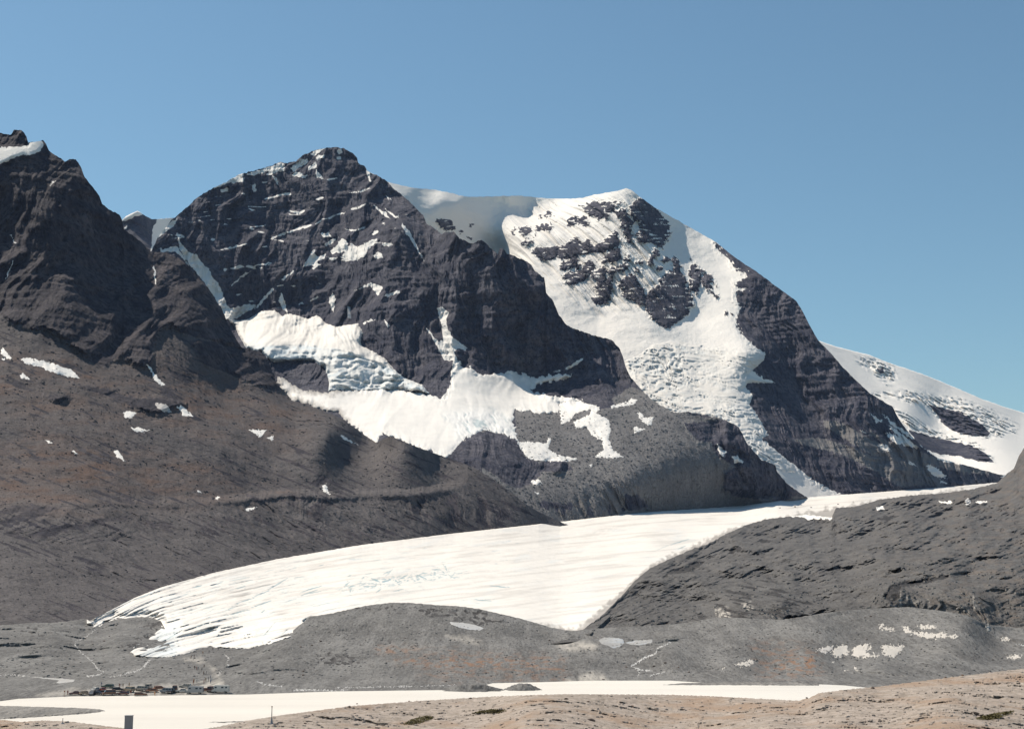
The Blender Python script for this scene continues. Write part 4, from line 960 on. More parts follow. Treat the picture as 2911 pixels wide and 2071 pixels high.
# collapsed hollow with a shaded lip
xt, yt = LR.xs, LR.ty
dl = np.minimum(0, LG.at(xt, yt) - 14 - LR.D[0]) * (xt < 2800) * (xt > 1600)
dl = np.convolve(np.pad(dl, 8, 'edge'), np.ones(17) / 17, 'valid')
LR.D += dl[None, :] * np.exp(-(LR.py - yt[None, :]) / 45)
lip = P('b5', '725,715 790,620 860,615 960,600 1100,580 1130,560 1180,575 1060,610 900,640 850,640 830,720 800,760')
hole = [lip, P('b5', '30,910 70,850 180,855 250,855 200,870 110,890'), P('b4', '790,1065 850,990 900,1000 880,1030'), P('b4', '510,640 560,590 680,570 750,530 830,525 720,600 600,620'), P('b4', '640,1060 690,1030 720,1050 670,1080'), P('b4', '1430,1020 1470,960 1624,950 1624,975 1520,1000'), P('b4', '1010,465 1050,420 1110,410 1090,450'), P('b4', '1240,370 1300,355 1340,375 1270,385'), P('b5', '680,180 750,160 850,155 790,185 730,195'), P('b4', '40,1085 100,1070 110,1090 70,1100'), P('b5', '640,830 720,790 830,800 740,812')]
s_h = sdf_union(wx, wy, hole, 50)
hm = soft(s_h, 3.5)
LR.D += hm * np.where(LR.px > 2400, 13, 30)
rim_m = (LR.py - LR.ty[None, :] < 70) & (LR.px > 1600) & (LR.px < 2790)
LR.D = np.where(rim_m, np.minimum(LR.D, LG.at(LR.px, LR.py) - 12), LR.D)
ice_show = soft(sdf_union(wx, wy, [P('b4', '900,900 1000,880 1030,960 930,980'), P('b4', '1100,850 1180,840 1200,900 1130,890'), P('b5', '830,650 860,690 850,760 830,740'), P('b5', '860,700 960,750 950,765 880,720'), P('b5', '1030,730 1090,810 1060,790'), P('b5', '1290,760 1330,870 1300,860'), P('b5', '1340,700 1365,800 1350,800'), P('b5', '1440,830 1460,950 1430,950')], 40), 4) * sstep(-.35, .3, fbm(LR.px / 7, LR.py / 9, 3, 186))
pat = sdf_union(wx, wy, [P('b5', '150,150 250,130 370,150 370,180 200,185'), P('b5', '1100,60 1200,62 1210,75 1120,70'), P('b5', '1280,55 1310,40 1330,70 1290,78'), P('b5', '1350,60 1440,48 1440,62 1380,75'), P('b5', '670,95 720,95 740,115 690,120'), P('b4', '1400,165 1560,150 1624,170 1500,190')], 40)
dark_streak = sstep(.0, .5, fbm((LR.px + 1.6 * LR.py) / 90, (LR.py - .25 * LR.px) / 11, 4, 187)) * sstep(2500, 2200, LR.px)
LR.attrs = dict(snow=np.clip(np.maximum(.5 + pat / 8 + .25 * fbm(LR.px / 8, LR.py / 5, 3, 188), 0), 0, 1), scree=np.clip(1 - .9 * hm - .45 * dark_streak - .35 * scar, 0, 1), brown=.35 * sstep(2300, 2900, LR.px) * sstep(-.2, .4, fbm(LR.px / 40, LR.py / 12, 4, 189)), pale=np.clip(1.3 * ice_show, 0, 1))  # hollows take the darker rock colour, painting in their shade
M_DEB = mountain_material("debris_cover", (.036, .033, .032), (.070, .064, .061), (.088, .082, .078), (.142, .134, .127), (.165, .12, .088), 3.0, .25)
rm_obj = structure(LR.build("lateral_moraine", M_DEB, back=((25, 15), (80, 90), (300, 420))))

# ------------------------------------------------------------------ lake, gravel bars, streams, ponds
def water_material(name, col, rough=.25, spec=.4, wave=.04):
    m, nt, b = new_mat(name)
    n = N(nt)
    v = n.noise(n.pos(.006, .05, .02), 1, 5, .6)
    nt.links.new(n.mix(n.ramp(v, .3, .7), col, tuple(.90 * c for c in col)), b.inputs["Base Color"])
    b.inputs["Roughness"].default_value = rough
    b.inputs["Specular IOR Level"].default_value = spec
    w = n.noise(n.pos(.5, 1.2, .5), 1, 4, .6)
    nt.links.new(n.bump(w, .2, wave), b.inputs["Normal"])
    return m
M_LAKE = water_material("silty_water_glare", (.90, .83, .73), .35, .35)  # near-white base holds painted sun glare on top of the milky silt
M_STREAM = water_material("meltwater", (.60, .57, .53), .3, .4)
M_POND = water_material("grey_pond", (.50, .485, .46), .2, .5)
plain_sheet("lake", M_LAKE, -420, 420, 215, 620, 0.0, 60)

def bar(name, poly, hgt=.35, ramp=10., mat=None, seed=1, step=2.0):
    q = np.asarray(poly)
    px, py = np.meshgrid(np.arange(q[:, 0].min() - 8, q[:, 0].max() + 8, step), np.arange(q[:, 1].min() - 5, q[:, 1].max() + 5, step * .6))
    s = sdf(px + 3 * fbm(px / 14, py / 4, 3, seed), py + .8 * fbm(px / 14 + 7, py / 4, 3, seed), poly, 100)
    z = np.clip(s / ramp, -1, 1) * hgt * (.8 + .5 * fbm(px / 12, py / 5, 3, seed + 1))
    X, Y, Z = unproj(px, py, y_at(py, z))
    V = np.stack([X, Y, Z], -1).reshape(-1, 3)
    i = np.arange(px.size).reshape(px.shape)
    Q = np.stack([i[:-1, :-1], i[1:, :-1], i[1:, 1:], i[:-1, 1:]], -1).reshape(-1, 4)
    Q = Q[(s.ravel() > -ramp)[Q].all(1)]
    return structure(link(name, mesh_arrays(name, V, Q, {"scree": np.ones(px.size), "pale": np.full(px.size, .25)}), mat or M_MOR))
bar("gravel_bar", P('b1', '-700,1440 0,1435 400,1445 700,1455 800,1462 855,1476 780,1490 700,1500 300,1527 0,1545 -700,1570'), .3, 4, seed=501)
bar("gravel_bar", P('b2', '-60,1568 150,1562 300,1555 300,1566 100,1571'), .25, 2, seed=503)
bar("gravel_bar", P('b4', '480,1478 640,1462 900,1455 1300,1440 1700,1430 1700,1482 900,1478'), .3, 4, seed=505)

def mound(poly_base, hgt, seed):
    """low gravel heap standing in the shallows"""
    (xa, ya), (xb, yb) = poly_base
    Yc = y_at((ya + yb) / 2, 0)
    Xa, Xb = float(unproj(xa, ya, Yc)[0]), float(unproj(xb, yb, Yc)[0])
    nx, ny = 60, 30
    u, v = np.meshgrid(np.linspace(-1.15, 1.15, nx), np.linspace(-1.15, 1.15, ny))
    r = np.sqrt(u * u + v * v) + .16 * fbm(u * 2.2 + seed, v * 2.2, 3, seed)
    z = hgt * np.clip(1.05 - r, -.15, 1) * 1.5 + .12 * hgt * fbm(u * 6, v * 6, 3, seed + 1)
    z = np.minimum(z, hgt * (1 + .12 * fbm(u * 4, v * 4, 3, seed + 2)))
    V = np.stack([(Xa + Xb) / 2 + u * (Xb - Xa) / 2, Yc + v * 6.5, z], -1).reshape(-1, 3)
    i = np.arange(nx * ny).reshape(ny, nx)
    Q = np.stack([i[:-1, :-1], i[:-1, 1:], i[1:, 1:], i[1:, :-1]], -1).reshape(-1, 4)
    return structure(link("gravel_mound", mesh_arrays("gravel_mound", V, Q, {"scree": np.ones(nx * ny)}), M_MOR))
mound(P('b3', '180,1318 640,1306'), 2.3, 511)
mound(P('b3', '675,1307 955,1302'), 2.2, 513)

def ribbon(pts, w0, w1):
    pts = np.asarray(pts)
    d = np.gradient(pts, axis=0)
    n = np.stack([-d[:, 1], d[:, 0]], 1) / (np.linalg.norm(d, axis=1, keepdims=True) + 1e-9)
    w = np.linspace(w0, w1, len(pts))[:, None] / 2
    return list(map(tuple, pts + n * w)) + list(map(tuple, (pts - n * w)[::-1]))
for k, (f, s, a, b_) in enumerate((('b1', '770,790 780,815 740,845 690,882 615,915 605,940 625,968 650,1000 690,1030 740,1072 765,1100 790,1140 840,1158 820,1182 700,1197', 2.2, 3.2),
        ('b1', '1215,1062 1190,1085 1170,1112 1140,1135 1100,1157 1040,1165 970,1190 880,1200', 5, 2.5),
        ('b1', '1815,1020 1850,1055 1830,1090 1850,1110 1835,1135', 3.5, 3), ('b1', '1785,1150 1765,1185', 4, 3),
        ('b4', '565,1143 520,1165 462,1190 440,1238 400,1250 345,1275 300,1305 255,1332', 3, 5),
        ('b4', '255,1332 300,1350 330,1360 420,1368', 3, 2.5), ('b4', '300,1352 320,1385 310,1408', 3, 3), ('b4', '400,1405 460,1390 520,1375', 2.5, 2),
        ('b2', '370,1240 440,1262 500,1272 575,1280', 2, 3), ('b2', '660,1308 800,1306 980,1312 1120,1306', 4, 1.5), ('b2', '1000,1290 1400,1282 1700,1275 1990,1268', 2.2, 1.4),
        ('b1', '0,1190 120,1185 200,1197', 1.5, 3), ('b5', '1640,1040 1694,1050 1800,1060', 2, 4))):
    structure(drape(LM, "stream", ribbon(P(f, s), a, b_), M_STREAM, thick=.5, ramp=1.5, step=1.2, edge=3.2, edgef=5, seed=520 + k))
for k, (p, m_) in enumerate(((P('b3', '222,758 330,763 430,783 498,806 470,827 390,822 300,802 238,780'), M_STREAM),
              (P('b3', '1428,905 1470,884 1550,884 1620,895 1637,925 1600,957 1550,972 1510,952 1450,937'), M_POND),
              (P('b3', '1640,925 1720,908 1860,900 1860,925 1760,945 1680,940'), M_POND),
              (P('b1', '190,1194 450,1213 520,1216 608,1224 592,1240 500,1252 448,1254 480,1230 400,1221'), M_STREAM))):
    structure(drape(LM, "pond", p, m_, thick=.8, ramp=2, step=1.5, edge=.8, seed=540 + k))
for k, p in enumerate([P('b5', '260,1080 380,1045 375,1090 310,1105'), P('b5', '368,1092 408,1050 470,1045 495,1060 480,1110 440,1120 400,1135'), P('b5', '510,1085 540,1050 620,1035 642,1060 600,1090 640,1110 700,1100 690,1130 540,1135 515,1110'),
    P('b5', '700,1065 740,1040 800,1052 872,1043 850,1095 802,1133 740,1115'), P('b5', '688,903 720,903 752,925 802,935 817,947 760,947 708,932'), P('b5', '858,928 900,923 922,950 1000,960 1080,965 1140,955 1172,975 1243,980 1243,1003 1130,992 1050,1003 980,992 920,967 868,952'),
    P('b5', '938,908 1080,908 1102,932 1000,937'), P('b5', '370,1160 400,1150 395,1170 372,1180'), P('b5', '1513,993 1612,998 1592,1014 1540,1017'), P('b5', '1436,908 1458,908 1452,952 1432,952'), P('b5', '1560,1132 1640,1113 1692,1123 1640,1142'),
    P('b4', '933,1361 990,1338 962,1364'), P('b4', '1038,1310 1100,1308 1180,1278 1212,1300 1150,1332 1100,1342 1050,1327'), P('b5', '430,1215 490,1212 480,1225'), P('b5', '525,1200 550,1198 550,1222 530,1222')]):
    drape(LM, "ice_patch", p, M_SILT if k not in (0,) else M_DIRTY, thick=1.2, ramp=2.5, step=1.4, edge=7, edgef=8, parent=fl, seed=560 + k)

# ------------------------------------------------------------------ near slope in front of the lake
fg_top = [(-900, 2020), (-300, 2036), (0, 2044), (60, 2050), (120, 2046), (200, 2049), (300, 2062), (420, 2076), (560, 2074), (620, 2064), (700, 2047), (800, 2031), (900, 2018), (1000, 2005), (1200, 1990), (1400, 1978), (1600, 1971), (1750, 1972), (1900, 1973), (2020, 1977), (2150, 1984), (2270, 1990), (2300, 1982), (2330, 1968), (2420, 1957), (2500, 1950), (2700, 1924), (2911, 1899), (3200, 1862), (3900, 1790)]
LF = Layer(fg_top, [(-900, 2420), (3900, 2420)],
           [(-900, 2020, 170), (3900, 1790, 225), (-900, 2420, 62), (3900, 2420, 54), (-300, 2036, 165), (0, 2044, 160), (300, 2062, 150), (420, 2076, 142), (560, 2074, 148), (700, 2047, 162), (1000, 2005, 185), (1400, 1978, 205), (1900, 1973, 210), (2150, 1984, 200), (2270, 1990, 190), (2330, 1968, 188), (2500, 1950, 195), (2700, 1924, 205), (2911, 1899, 210), (3200, 1862, 215),
            (-300, 2420, 62), (600, 2420, 62), (1455, 2420, 61), (2300, 2420, 59), (3200, 2420, 56), (1500, 2071, 136), (700, 2150, 110), (0, 2150, 110), (2200, 2071, 134), (2700, 2071, 122), (2700, 1990, 158), (1500, 2150, 106), (2500, 2200, 92)],
           step=2.6, jag=1.6, jagf=9, seed=12)
LF.world()
slope = np.clip((LF.py - HOR) / F, .03, 1)
dzf = .40 * fbm(LF.X / 7, LF.Y / 11, 5, 601, .55) + .22 * (ridged((LF.X + .4 * LF.Y) / 5, LF.Y / 14, 4, 602) - .6) + .05 * fbm(LF.X / .7, LF.Y / 1.1, 3, 603)
LF.D -= np.clip(dzf * sstep(0, .04, LF.v)[:, None] / (slope + .06), -6, 6)
def gravel_material():
    m, nt, b = new_mat("near_gravel")
    n = N(nt)
    big = n.noise(n.pos(.09, .05, .09), 1, 6, .62)
    mid = n.noise(n.pos(.7, .5, .7), 1, 6, .7)
    fin = n.noise(n.pos(4.5, 3.2, 4.5), 1, 4, .75)
    c = n.mix(n.ramp(mid, .35, .65), (.25, .205, .165), (.42, .35, .295))
    c = n.mix(n.ramp(fin, .5, .72), c, (.50, .44, .40))
    c = n.mix(n.math('MULTIPLY', n.ramp(big, .48, .66), .7), c, (.32, .215, .145))
    c = n.mix(n.ramp(n.math('ADD', fin, n.math('MULTIPLY', big, .35)), .38, .46), (.10, .075, .055), c)
    nt.links.new(c, b.inputs["Base Color"])
    nt.links.new(n.bump(n.math('ADD', n.math('MULTIPLY', mid, .6), n.math('MULTIPLY', fin, .4)), .9, .35), b.inputs["Normal"])
    return m
M_FG = gravel_material()
fg = structure(LF.build("near_slope", M_FG, back=((6, 1.2), (40, 12), (90, 27), (140, 33))))
# the same slope running on under and behind the camera
e = np.stack([LF.X[-1], LF.Y[-1], LF.Z[-1]], -1)[::12]
rows = [e]
for yy, ww, zz in ((45, 1.6, 33.5), (25, 2.6, 36.5), (5, 3.6, 39.5), (-25, 5, 40.0), (-120, 8, 40)):
    r = e.copy(); r[:, 0] = e[:, 0] * ww; r[:, 1] = yy; r[:, 2] = zz + .3 * noise2(r[:, 0] / 6, r[:, 1] / 6, 77)
    rows.append(r)
V = np.stack(rows); nr, nc = V.shape[:2]
i = np.arange(nr * nc).reshape(nr, nc)
Q = np.stack([i[:-1, :-1], i[1:, :-1], i[1:, 1:], i[:-1, 1:]], -1).reshape(-1, 4)
structure(link("hilltop", mesh_arrays("hilltop", V.reshape(-1, 3), Q), M_FG))

# ================================================================== THINGS
def plain(name, col, rough=.6, spec=.3, metal=0.0, var=.12, scale=6.):
    m, nt, b = new_mat(name)
    n = N(nt)
    v = n.noise(n.pos(scale, scale, scale), 1, 4, .6)
    nt.links.new(n.mix(v, tuple((1 - var) * c for c in col), tuple(min(1, (1 + var) * c) for c in col)), b.inputs["Base Color"])
    b.inputs["Roughness"].default_value = rough
    b.inputs["Specular IOR Level"].default_value = spec
    b.inputs["Metallic"].default_value = metal
    return m

# ------------------------------------------------------------------ stones and boulders
def rock_mesh(seed, flat=.6, sub=2):
    bm = bmesh.new()
    bmesh.ops.create_icosphere(bm, subdivisions=sub, radius=.5)
    r = random.Random(seed)
    planes = [(Vector((r.gauss(0, 1), r.gauss(0, 1), r.gauss(0, 1))).normalized(), r.uniform(.27, .42)) for _ in range(9)]
    for v in bm.verts:
        for nrm, d in planes:
            k = v.co.dot(nrm) - d
            if k > 0:
                v.co -= nrm * k * .92
        v.co *= 1 + r.uniform(-.05, .05)
        v.co.z *= flat
    me = bpy.data.meshes.new("boulder")
    bm.to_mesh(me); bm.free()
    return me
def stone_mat(name, a, b_):
    m, nt, b = new_mat(name)
    n = N(nt)
    oi = nt.nodes.new("ShaderNodeObjectInfo")
    v = n.noise(n.pos(2.5, 2.5, 2.5), 1, 4, .6)
    c = n.mix(n.ramp(n.math('ADD', n.math('MULTIPLY', v, .6), n.math('MULTIPLY', oi.outputs["Random"], .4)), .25, .75), a, b_)
    nt.links.new(c, b.inputs["Base Color"])
    return m
M_DSTONE = stone_mat("dark_stone", (.055, .042, .035), (.16, .12, .10))
M_BSTONE = stone_mat("brown_stone", (.12, .075, .05), (.26, .19, .15))
base_rocks = [rock_mesh(40 + k, .5 + .06 * k) for k in range(6)]
rock_sets = {}
for nm, m in (("dark", M_DSTONE), ("brown", M_BSTONE)):
    rock_sets[nm] = []
    for me in base_rocks:
        c = me.copy(); c.materials.append(m); rock_sets[nm].append(c)
base_names = {c.name: k for l in rock_sets.values() for k, c in enumerate(l)}
SHAPE = ("flat", "flat", "blocky", "blocky", "rounded", "rounded")
LMK1 = [(772, 2040, "around the thin grey stake"), (1000, 2010, "by the crest where the lake narrows"), (1200, 2050, "around the moss mat between gravel swells"), (1390, 2025, "around the long thin moss mat"), (1450, 1985, "under the crest facing the gravel mounds"), (1680, 2045, "around the largest angular boulder"), (1800, 1980, "by the crest facing the stream mouth"), (2100, 2040, "in the dip below the lake's end"), (2300, 2010, "on the rusty rise at the lake's end"), (2500, 1970, "by the crest above the lake's end"), (2560, 2040, "on open pink gravel above the moss"), (2780, 2030, "around the moss mat with dark boulder"), (2800, 1930, "by the crest facing the grey flat")]
LMK2 = [(80, 1800, "by the hollow left of the stream"), (250, 1850, "beside the thin left stream"), (400, 1900, "above the parking lot"), (640, 1900, "by the short stream near ice foot"), (860, 1850, "on the rise right of the ice foot"), (1010, 1900, "on the lower face of the big mound"), (1120, 1830, "high on the big mound"), (1330, 1785, "around the white pond"), (1300, 1880, "on the rust-stained ground"), (1560, 1850, "on pale rubble under the ice"), (1740, 1830, "around the grey pond"), (1860, 1890, "beside the forked stream"), (2030, 1880, "by the two small pale patches"), (2350, 1850, "around the broad pale patches"), (2600, 1800, "around the long pale streak"), (2820, 1860, "by the far right stream")]
rr = random.Random(77)
def boulder(layer, px, py, wpx, kind, label, group=None, stretch=1.25):
    D = float(layer.at(px, py)); x, y, z = unproj(px, py, D)
    s = wpx * D / F
    o = bpy.data.objects.new("boulder", rr.choice(rock_sets[kind])); COL.objects.link(o)
    o.location = (float(x), float(y), float(z) + s * .10)
    o.scale = (s * stretch, s * rr.uniform(.8, 1.1), s * rr.uniform(.75, 1.0))
    o.rotation_euler = (rr.uniform(-.2, .2), rr.uniform(-.2, .2), rr.uniform(0, 6.28))
    return tag(o, label, "boulder", group)
for (px, py), w, lab in ((P('b3', '1370,1557')[0], 21, "largest dark angular boulder low on the near gravel slope"), (P('b3', '1165,1384')[0], 12, "dark boulder perched beside smaller one at near slope crest above lake"),
        (P('b3', '390,1379')[0], 10, "lone dark boulder breaking the crest line of the near slope by the lake"), (P('b2', '1115,1447')[0], 11, "dark boulder just below the near slope crest where the lake narrows"),
        (P('b2', '945,1532')[0], 9, "dark rounded boulder in open gravel between thin stake and slope crest"), (P('b5', '655,1345')[0], 15, "long flat boulder on the crest where lake water ends against near slope"),
        (P('b5', '1360,1525')[0], 22, "dark boulder embedded at the end of the long olive moss mat"), (P('b3', '1690,1522')[0], 8, "small dark boulder upper one of a pair near the large angular boulder"),
        (P('b3', '1690,1577')[0], 9, "small dark boulder lower one of a pair near the large angular boulder"), (P('b5', '1155,1270')[0], 9, "dark boulder at the right crest of near slope against grey flat")):
    boulder(LF, px, py, w, "dark", lab)
G1 = "small boulders strewn over the near gravel slope"
pts = []
for f, s in (('b2', '900,1490 760,1580 1040,1565 1260,1465 1360,1560 1950,1580 1390,1600 1180,1420 1330,1430 1560,1500 1600,1400 1850,1420 1500,1450 640,1560 820,1510'), ('b3', '1130,1390 240,1580 720,1440 840,1415 1340,1405 800,1356 880,1356 900,1590 1700,1440 60,1420 500,1400 1000,1500 1250,1480 1500,1450 1850,1380 1800,1480 1450,1600 560,1560 620,1400'),
             ('b5', '975,1310 1270,1255 1545,1210 600,1430 660,1405 1270,1390 1525,1308 240,1440 300,1440 350,1505 150,1500 330,1470 1640,1300 760,1510 870,1525 100,1470 200,1410 420,1440 480,1560 1000,1420 1100,1500 1200,1580 1420,1430 1600,1440 1580,1250 700,1560 60,1580 280,1570')):
    pts += P(f, s)
for px, py in pts:
    kd = rr.choice(("dark", "brown", "brown")); w = rr.uniform(4, 9)
    o = boulder(LF, px, py, w, kd, "", G1)
    near = min(LMK1, key=lambda q: math.hypot(q[0] - px, 2 * (q[1] - py)))[2]
    o["label"] = "%s %s %s stone lying in gravel %s" % ("very small" if w < 5.5 else "small" if w < 7.5 else "medium", kd, SHAPE[base_names[o.data.name]], near)
G2 = "dark rocks scattered over the grey front moraine"
pts = []
for f, s in (('b2', '725,962 815,950 745,1160 745,1190 500,1225 1420,985 1470,1000 1530,995 1250,910 1210,945 885,915 1570,890 1900,1240 240,1255'), ('b3', '150,905 265,905 1030,910 1410,990 1710,990 1210,1050 840,890 530,850 1650,1125 1465,1225 790,1090 910,1095 290,1225 1840,1050'), ('b1', '65,930 530,1130 650,1085 845,915 885,875 750,940 1310,1130 940,790'), ('b4', '270,1215 1190,1220 1395,1395 520,1310 430,1335 620,1345 700,1380 840,1325 1210,1400 1090,1195'), ('b5', '1000,1175 270,960 290,965 610,1010 960,1120 1480,1150 600,860 640,850')):
    pts += P(f, s)
for px, py in pts:
    w = rr.uniform(4.5, 8.5)
    o = boulder(LM, px, py, w, "dark", "", G2)
    near = min(LMK2, key=lambda q: math.hypot(q[0] - px, 2 * (q[1] - py)))[2]
    o["label"] = "%s dark %s rock on grey moraine %s" % ("smaller" if w < 5.8 else "middling" if w < 7.2 else "larger", SHAPE[base_names[o.data.name]], near)
G3 = "rocks on the white ice near the upper debris edge"
for px, py in P('b5', '15,105 118,98 230,102 415,80') + P('b4', '1398,117 1515,107'):
    boulder(LG, px, py, 5.5, "dark", "dark rock lying on clean white ice above the debris-covered margin", G3)

def stones_stuff(name, layer, n, x0, x1, y0, y1, smin, smax, mat, seed, accept=None, ref=None):
    """the countless smaller stones, real geometry joined into one"""
    rng = np.random.default_rng(seed)
    px = rng.uniform(x0, x1, n * 2); py = rng.uniform(y0, y1, n * 2)
    top = np.interp(px, layer.xs, layer.ty); bot = np.interp(px, layer.xs, layer.by)
    ok = (py > top + 3) & (py < bot - 3)
    if accept is not None:
        ok &= accept(px, py)
    px, py = px[ok][:n], py[ok][:n]
    X, Y, Z = unproj(px, py, layer.at(px, py))
    tv = np.array([(-.5, -.45, -.3), (.5, -.5, -.3), (.55, .45, -.3), (-.45, .5, -.3), (-.35, -.3, .28), (.3, -.38, .34), (.38, .28, .25), (-.3, .33, .33)])
    tf = np.array([(0, 1, 5, 4), (1, 2, 6, 5), (2, 3, 7, 6), (3, 0, 4, 7), (4, 5, 6, 7)])
    s = smin + (smax - smin) * rng.random(len(px)) ** 4
    if ref:
        s = s * (Y / ref) ** 1.2
    a = rng.uniform(0, 6.28, len(px))
    jit = rng.uniform(.75, 1.25, (len(px), 8, 3))
    v = tv[None] * jit * s[:, None, None]
    c, sn = np.cos(a)[:, None], np.sin(a)[:, None]
    vx = v[..., 0] * c * 1.3 - v[..., 1] * sn; vy = v[..., 0] * sn * 1.3 + v[..., 1] * c
    V = np.stack([vx + X[:, None], vy + Y[:, None], v[..., 2] * .8 + Z[:, None] + .1 * s[:, None]], -1).reshape(-1, 3)
    Q = (tf[None] + 8 * np.arange(len(px))[:, None, None]).reshape(-1, 4)
    o = link(name, mesh_arrays(name, V, Q, smooth=False), mat)
    o["kind"] = "stuff"
    return o
M_ST1 = plain("gravel_stones", (.36, .30, .25), .9, .2, 0, .55, .9)
M_ST2 = plain("moraine_stones", (.19, .175, .16), .9, .2, 0, .7, .25)
stones_stuff("loose_stones", LF, 7000, -250, 3160, 1895, 2300, .08, .42, M_ST1, 1)
stones_stuff("moraine_stones", LM, 7000, -250, 3160, 1715, 1925, .15, 1.1, M_ST2, 2)
def on_scree(L):
    def f(px, py):
        c = np.clip(((px - L.xs[0]) / (L.xs[1] - L.xs[0])).astype(int), 0, len(L.xs) - 1)
        r = np.clip(((py - L.ty[c]) / (L.by[c] - L.ty[c]) * (len(L.v) - 1)).astype(int), 0, len(L.v) - 1)
        return (L.attrs["scree"][r, c] > .55) & (L.attrs["snow"][r, c] < .3)
    return f
M_ST3 = plain("talus_blocks", (.105, .095, .094), .9, .2, 0, .5, .06)
M_ST4 = plain("high_talus_blocks", (.17, .16, .156), .9, .2, 0, .6, .04)
stones_stuff("talus_blocks", LA, 9000, -280, 1560, 900, 1760, .9, 4.5, M_ST3, 4, on_scree(LA), 2600)
stones_stuff("talus_blocks", L2a, 6000, 1300, 2320, 1100, 1480, 1.2, 5.0, M_ST4, 5, on_scree(L2a))
stones_stuff("debris_stones", LR, 5000, 1600, 3160, 1440, 1800, .4, 2.4, M_ST2, 3)

# ------------------------------------------------------------------ low moss and shrub mats on the near slope
M_MOSS = plain("moss_leaves", (.10, .085, .035), .9, .1, 0, .4, 2.)
def moss_mat(poly, seed, label):
    q = np.asarray(poly)
    rng = np.random.default_rng(seed)
    px = rng.uniform(q[:, 0].min(), q[:, 0].max(), 9000); py = rng.uniform(q[:, 1].min(), q[:, 1].max(), 9000)
    s = sdf(px + 4 * fbm(px / 9, py / 4, 2, seed), py, poly, 50)
    ok = s > rng.uniform(-2.5, 1.0, 9000)
    px, py, s = px[ok][:1500], py[ok][:1500], s[ok][:1500]
    X, Y, Z = unproj(px, py, LF.at(px, py))
    n = len(px)
    a = rng.uniform(0, 6.28, n); L = rng.uniform(.08, .2, n); t = rng.uniform(.1, .9, n)
    hgt = rng.uniform(0, .16, n) * np.clip(s / 5 + .4, .2, 1)
    d = np.stack([np.cos(a), np.sin(a), t], -1) * L[:, None]
    e = np.stack([-np.sin(a), np.cos(a), 0 * a], -1) * (L * .45)[:, None]
    B = np.stack([X, Y, Z + hgt - .03], -1)
    V = np.stack([B - e * .3, B + d * .6 - e, B + d, B + d * .6 + e], 1).reshape(-1, 3)
    Q = np.arange(4 * n).reshape(n, 4)
    o = link("moss_mat", mesh_arrays("moss_mat", V, Q, smooth=False), M_MOSS)
    tag(o, label, "moss")
moss_mat(P('b3', '400,1500 480,1480 580,1468 680,1475 640,1492 520,1500'), 901, "long thin olive moss mat on gravel near the large angular boulder")
moss_mat(P('b2', '1560,1590 1620,1550 1740,1520 1800,1530 1740,1560 1640,1590'), 902, "olive moss mat mixed with gravel between two gravel swells of near slope")
moss_mat(P('b5', '1370,1550 1480,1525 1630,1500 1600,1515 1500,1555 1400,1562'), 903, "long olive moss mat beside dark boulder on the pink gravel slope")

# ------------------------------------------------------------------ posts on the near slope
def add_box(bm, c, s, bev=0.0):
    r = bmesh.ops.create_cube(bm, size=1.0)
    for v in r["verts"]:
        v.co = Vector((v.co.x * s[0] + c[0], v.co.y * s[1] + c[1], v.co.z * s[2] + c[2]))
    if bev:
        es = list({e for v in r["verts"] for e in v.link_edges})
        bmesh.ops.bevel(bm, geom=es, offset=bev, segments=2, affect='EDGES', profile=.5)
def add_cyl(bm, c, r1, r2, h, seg=12, axis='Z'):
    res = bmesh.ops.create_cone(bm, cap_ends=True, segments=seg, radius1=r1, radius2=r2, depth=h)
    for v in res["verts"]:
        if axis == 'Y':
            v.co = Vector((v.co.x, v.co.z, v.co.y))
        v.co += Vector(c)
def obj(name, bm, mat, parent=None, smooth=False):
    me = bpy.data.meshes.new(name)
    bmesh.ops.recalc_face_normals(bm, faces=bm.faces[:])
    bm.to_mesh(me); bm.free()
    for p in me.polygons:
        p.use_smooth = smooth
    return link(name, me, mat, parent)
def empty(name, loc, rz=0):
    o = bpy.data.objects.new(name, None); COL.objects.link(o)
    o.location = loc; o.rotation_euler = (0, 0, rz); o.empty_display_size = .2
    return o
M_CONC = plain("grey_concrete", (.30, .31, .32), .85, .2, 0, .15, 9)
M_STEEL = plain("weathered_steel", (.22, .20, .19), .6, .4, .3, .2, 9)
M_RUST = plain("rust_brown_paint", (.20, .10, .055), .7, .3, 0, .2, 9)
D = 139.0
x, y, z = [float(v) for v in unproj(365, 2080, D)]
t = empty("marker_pillar", (x, y, z - .25))
tag(t, "square grey concrete pillar standing upright at the near edge of the white lake", "pillar")
hgt = (2080 - 2034) * D / F + .25
bm = bmesh.new(); add_box(bm, (0, 0, hgt * .48), (.70, .5, hgt * .96), .02); obj("shaft", bm, M_CONC, t)
bm = bmesh.new(); add_box(bm, (0, 0, hgt * .98), (.74, .54, hgt * .045), .01); obj("cap", bm, M_CONC, t)
bm = bmesh.new(); add_box(bm, (0, 0, .12), (.9, .7, .24), .03); obj("footing", bm, M_CONC, t)
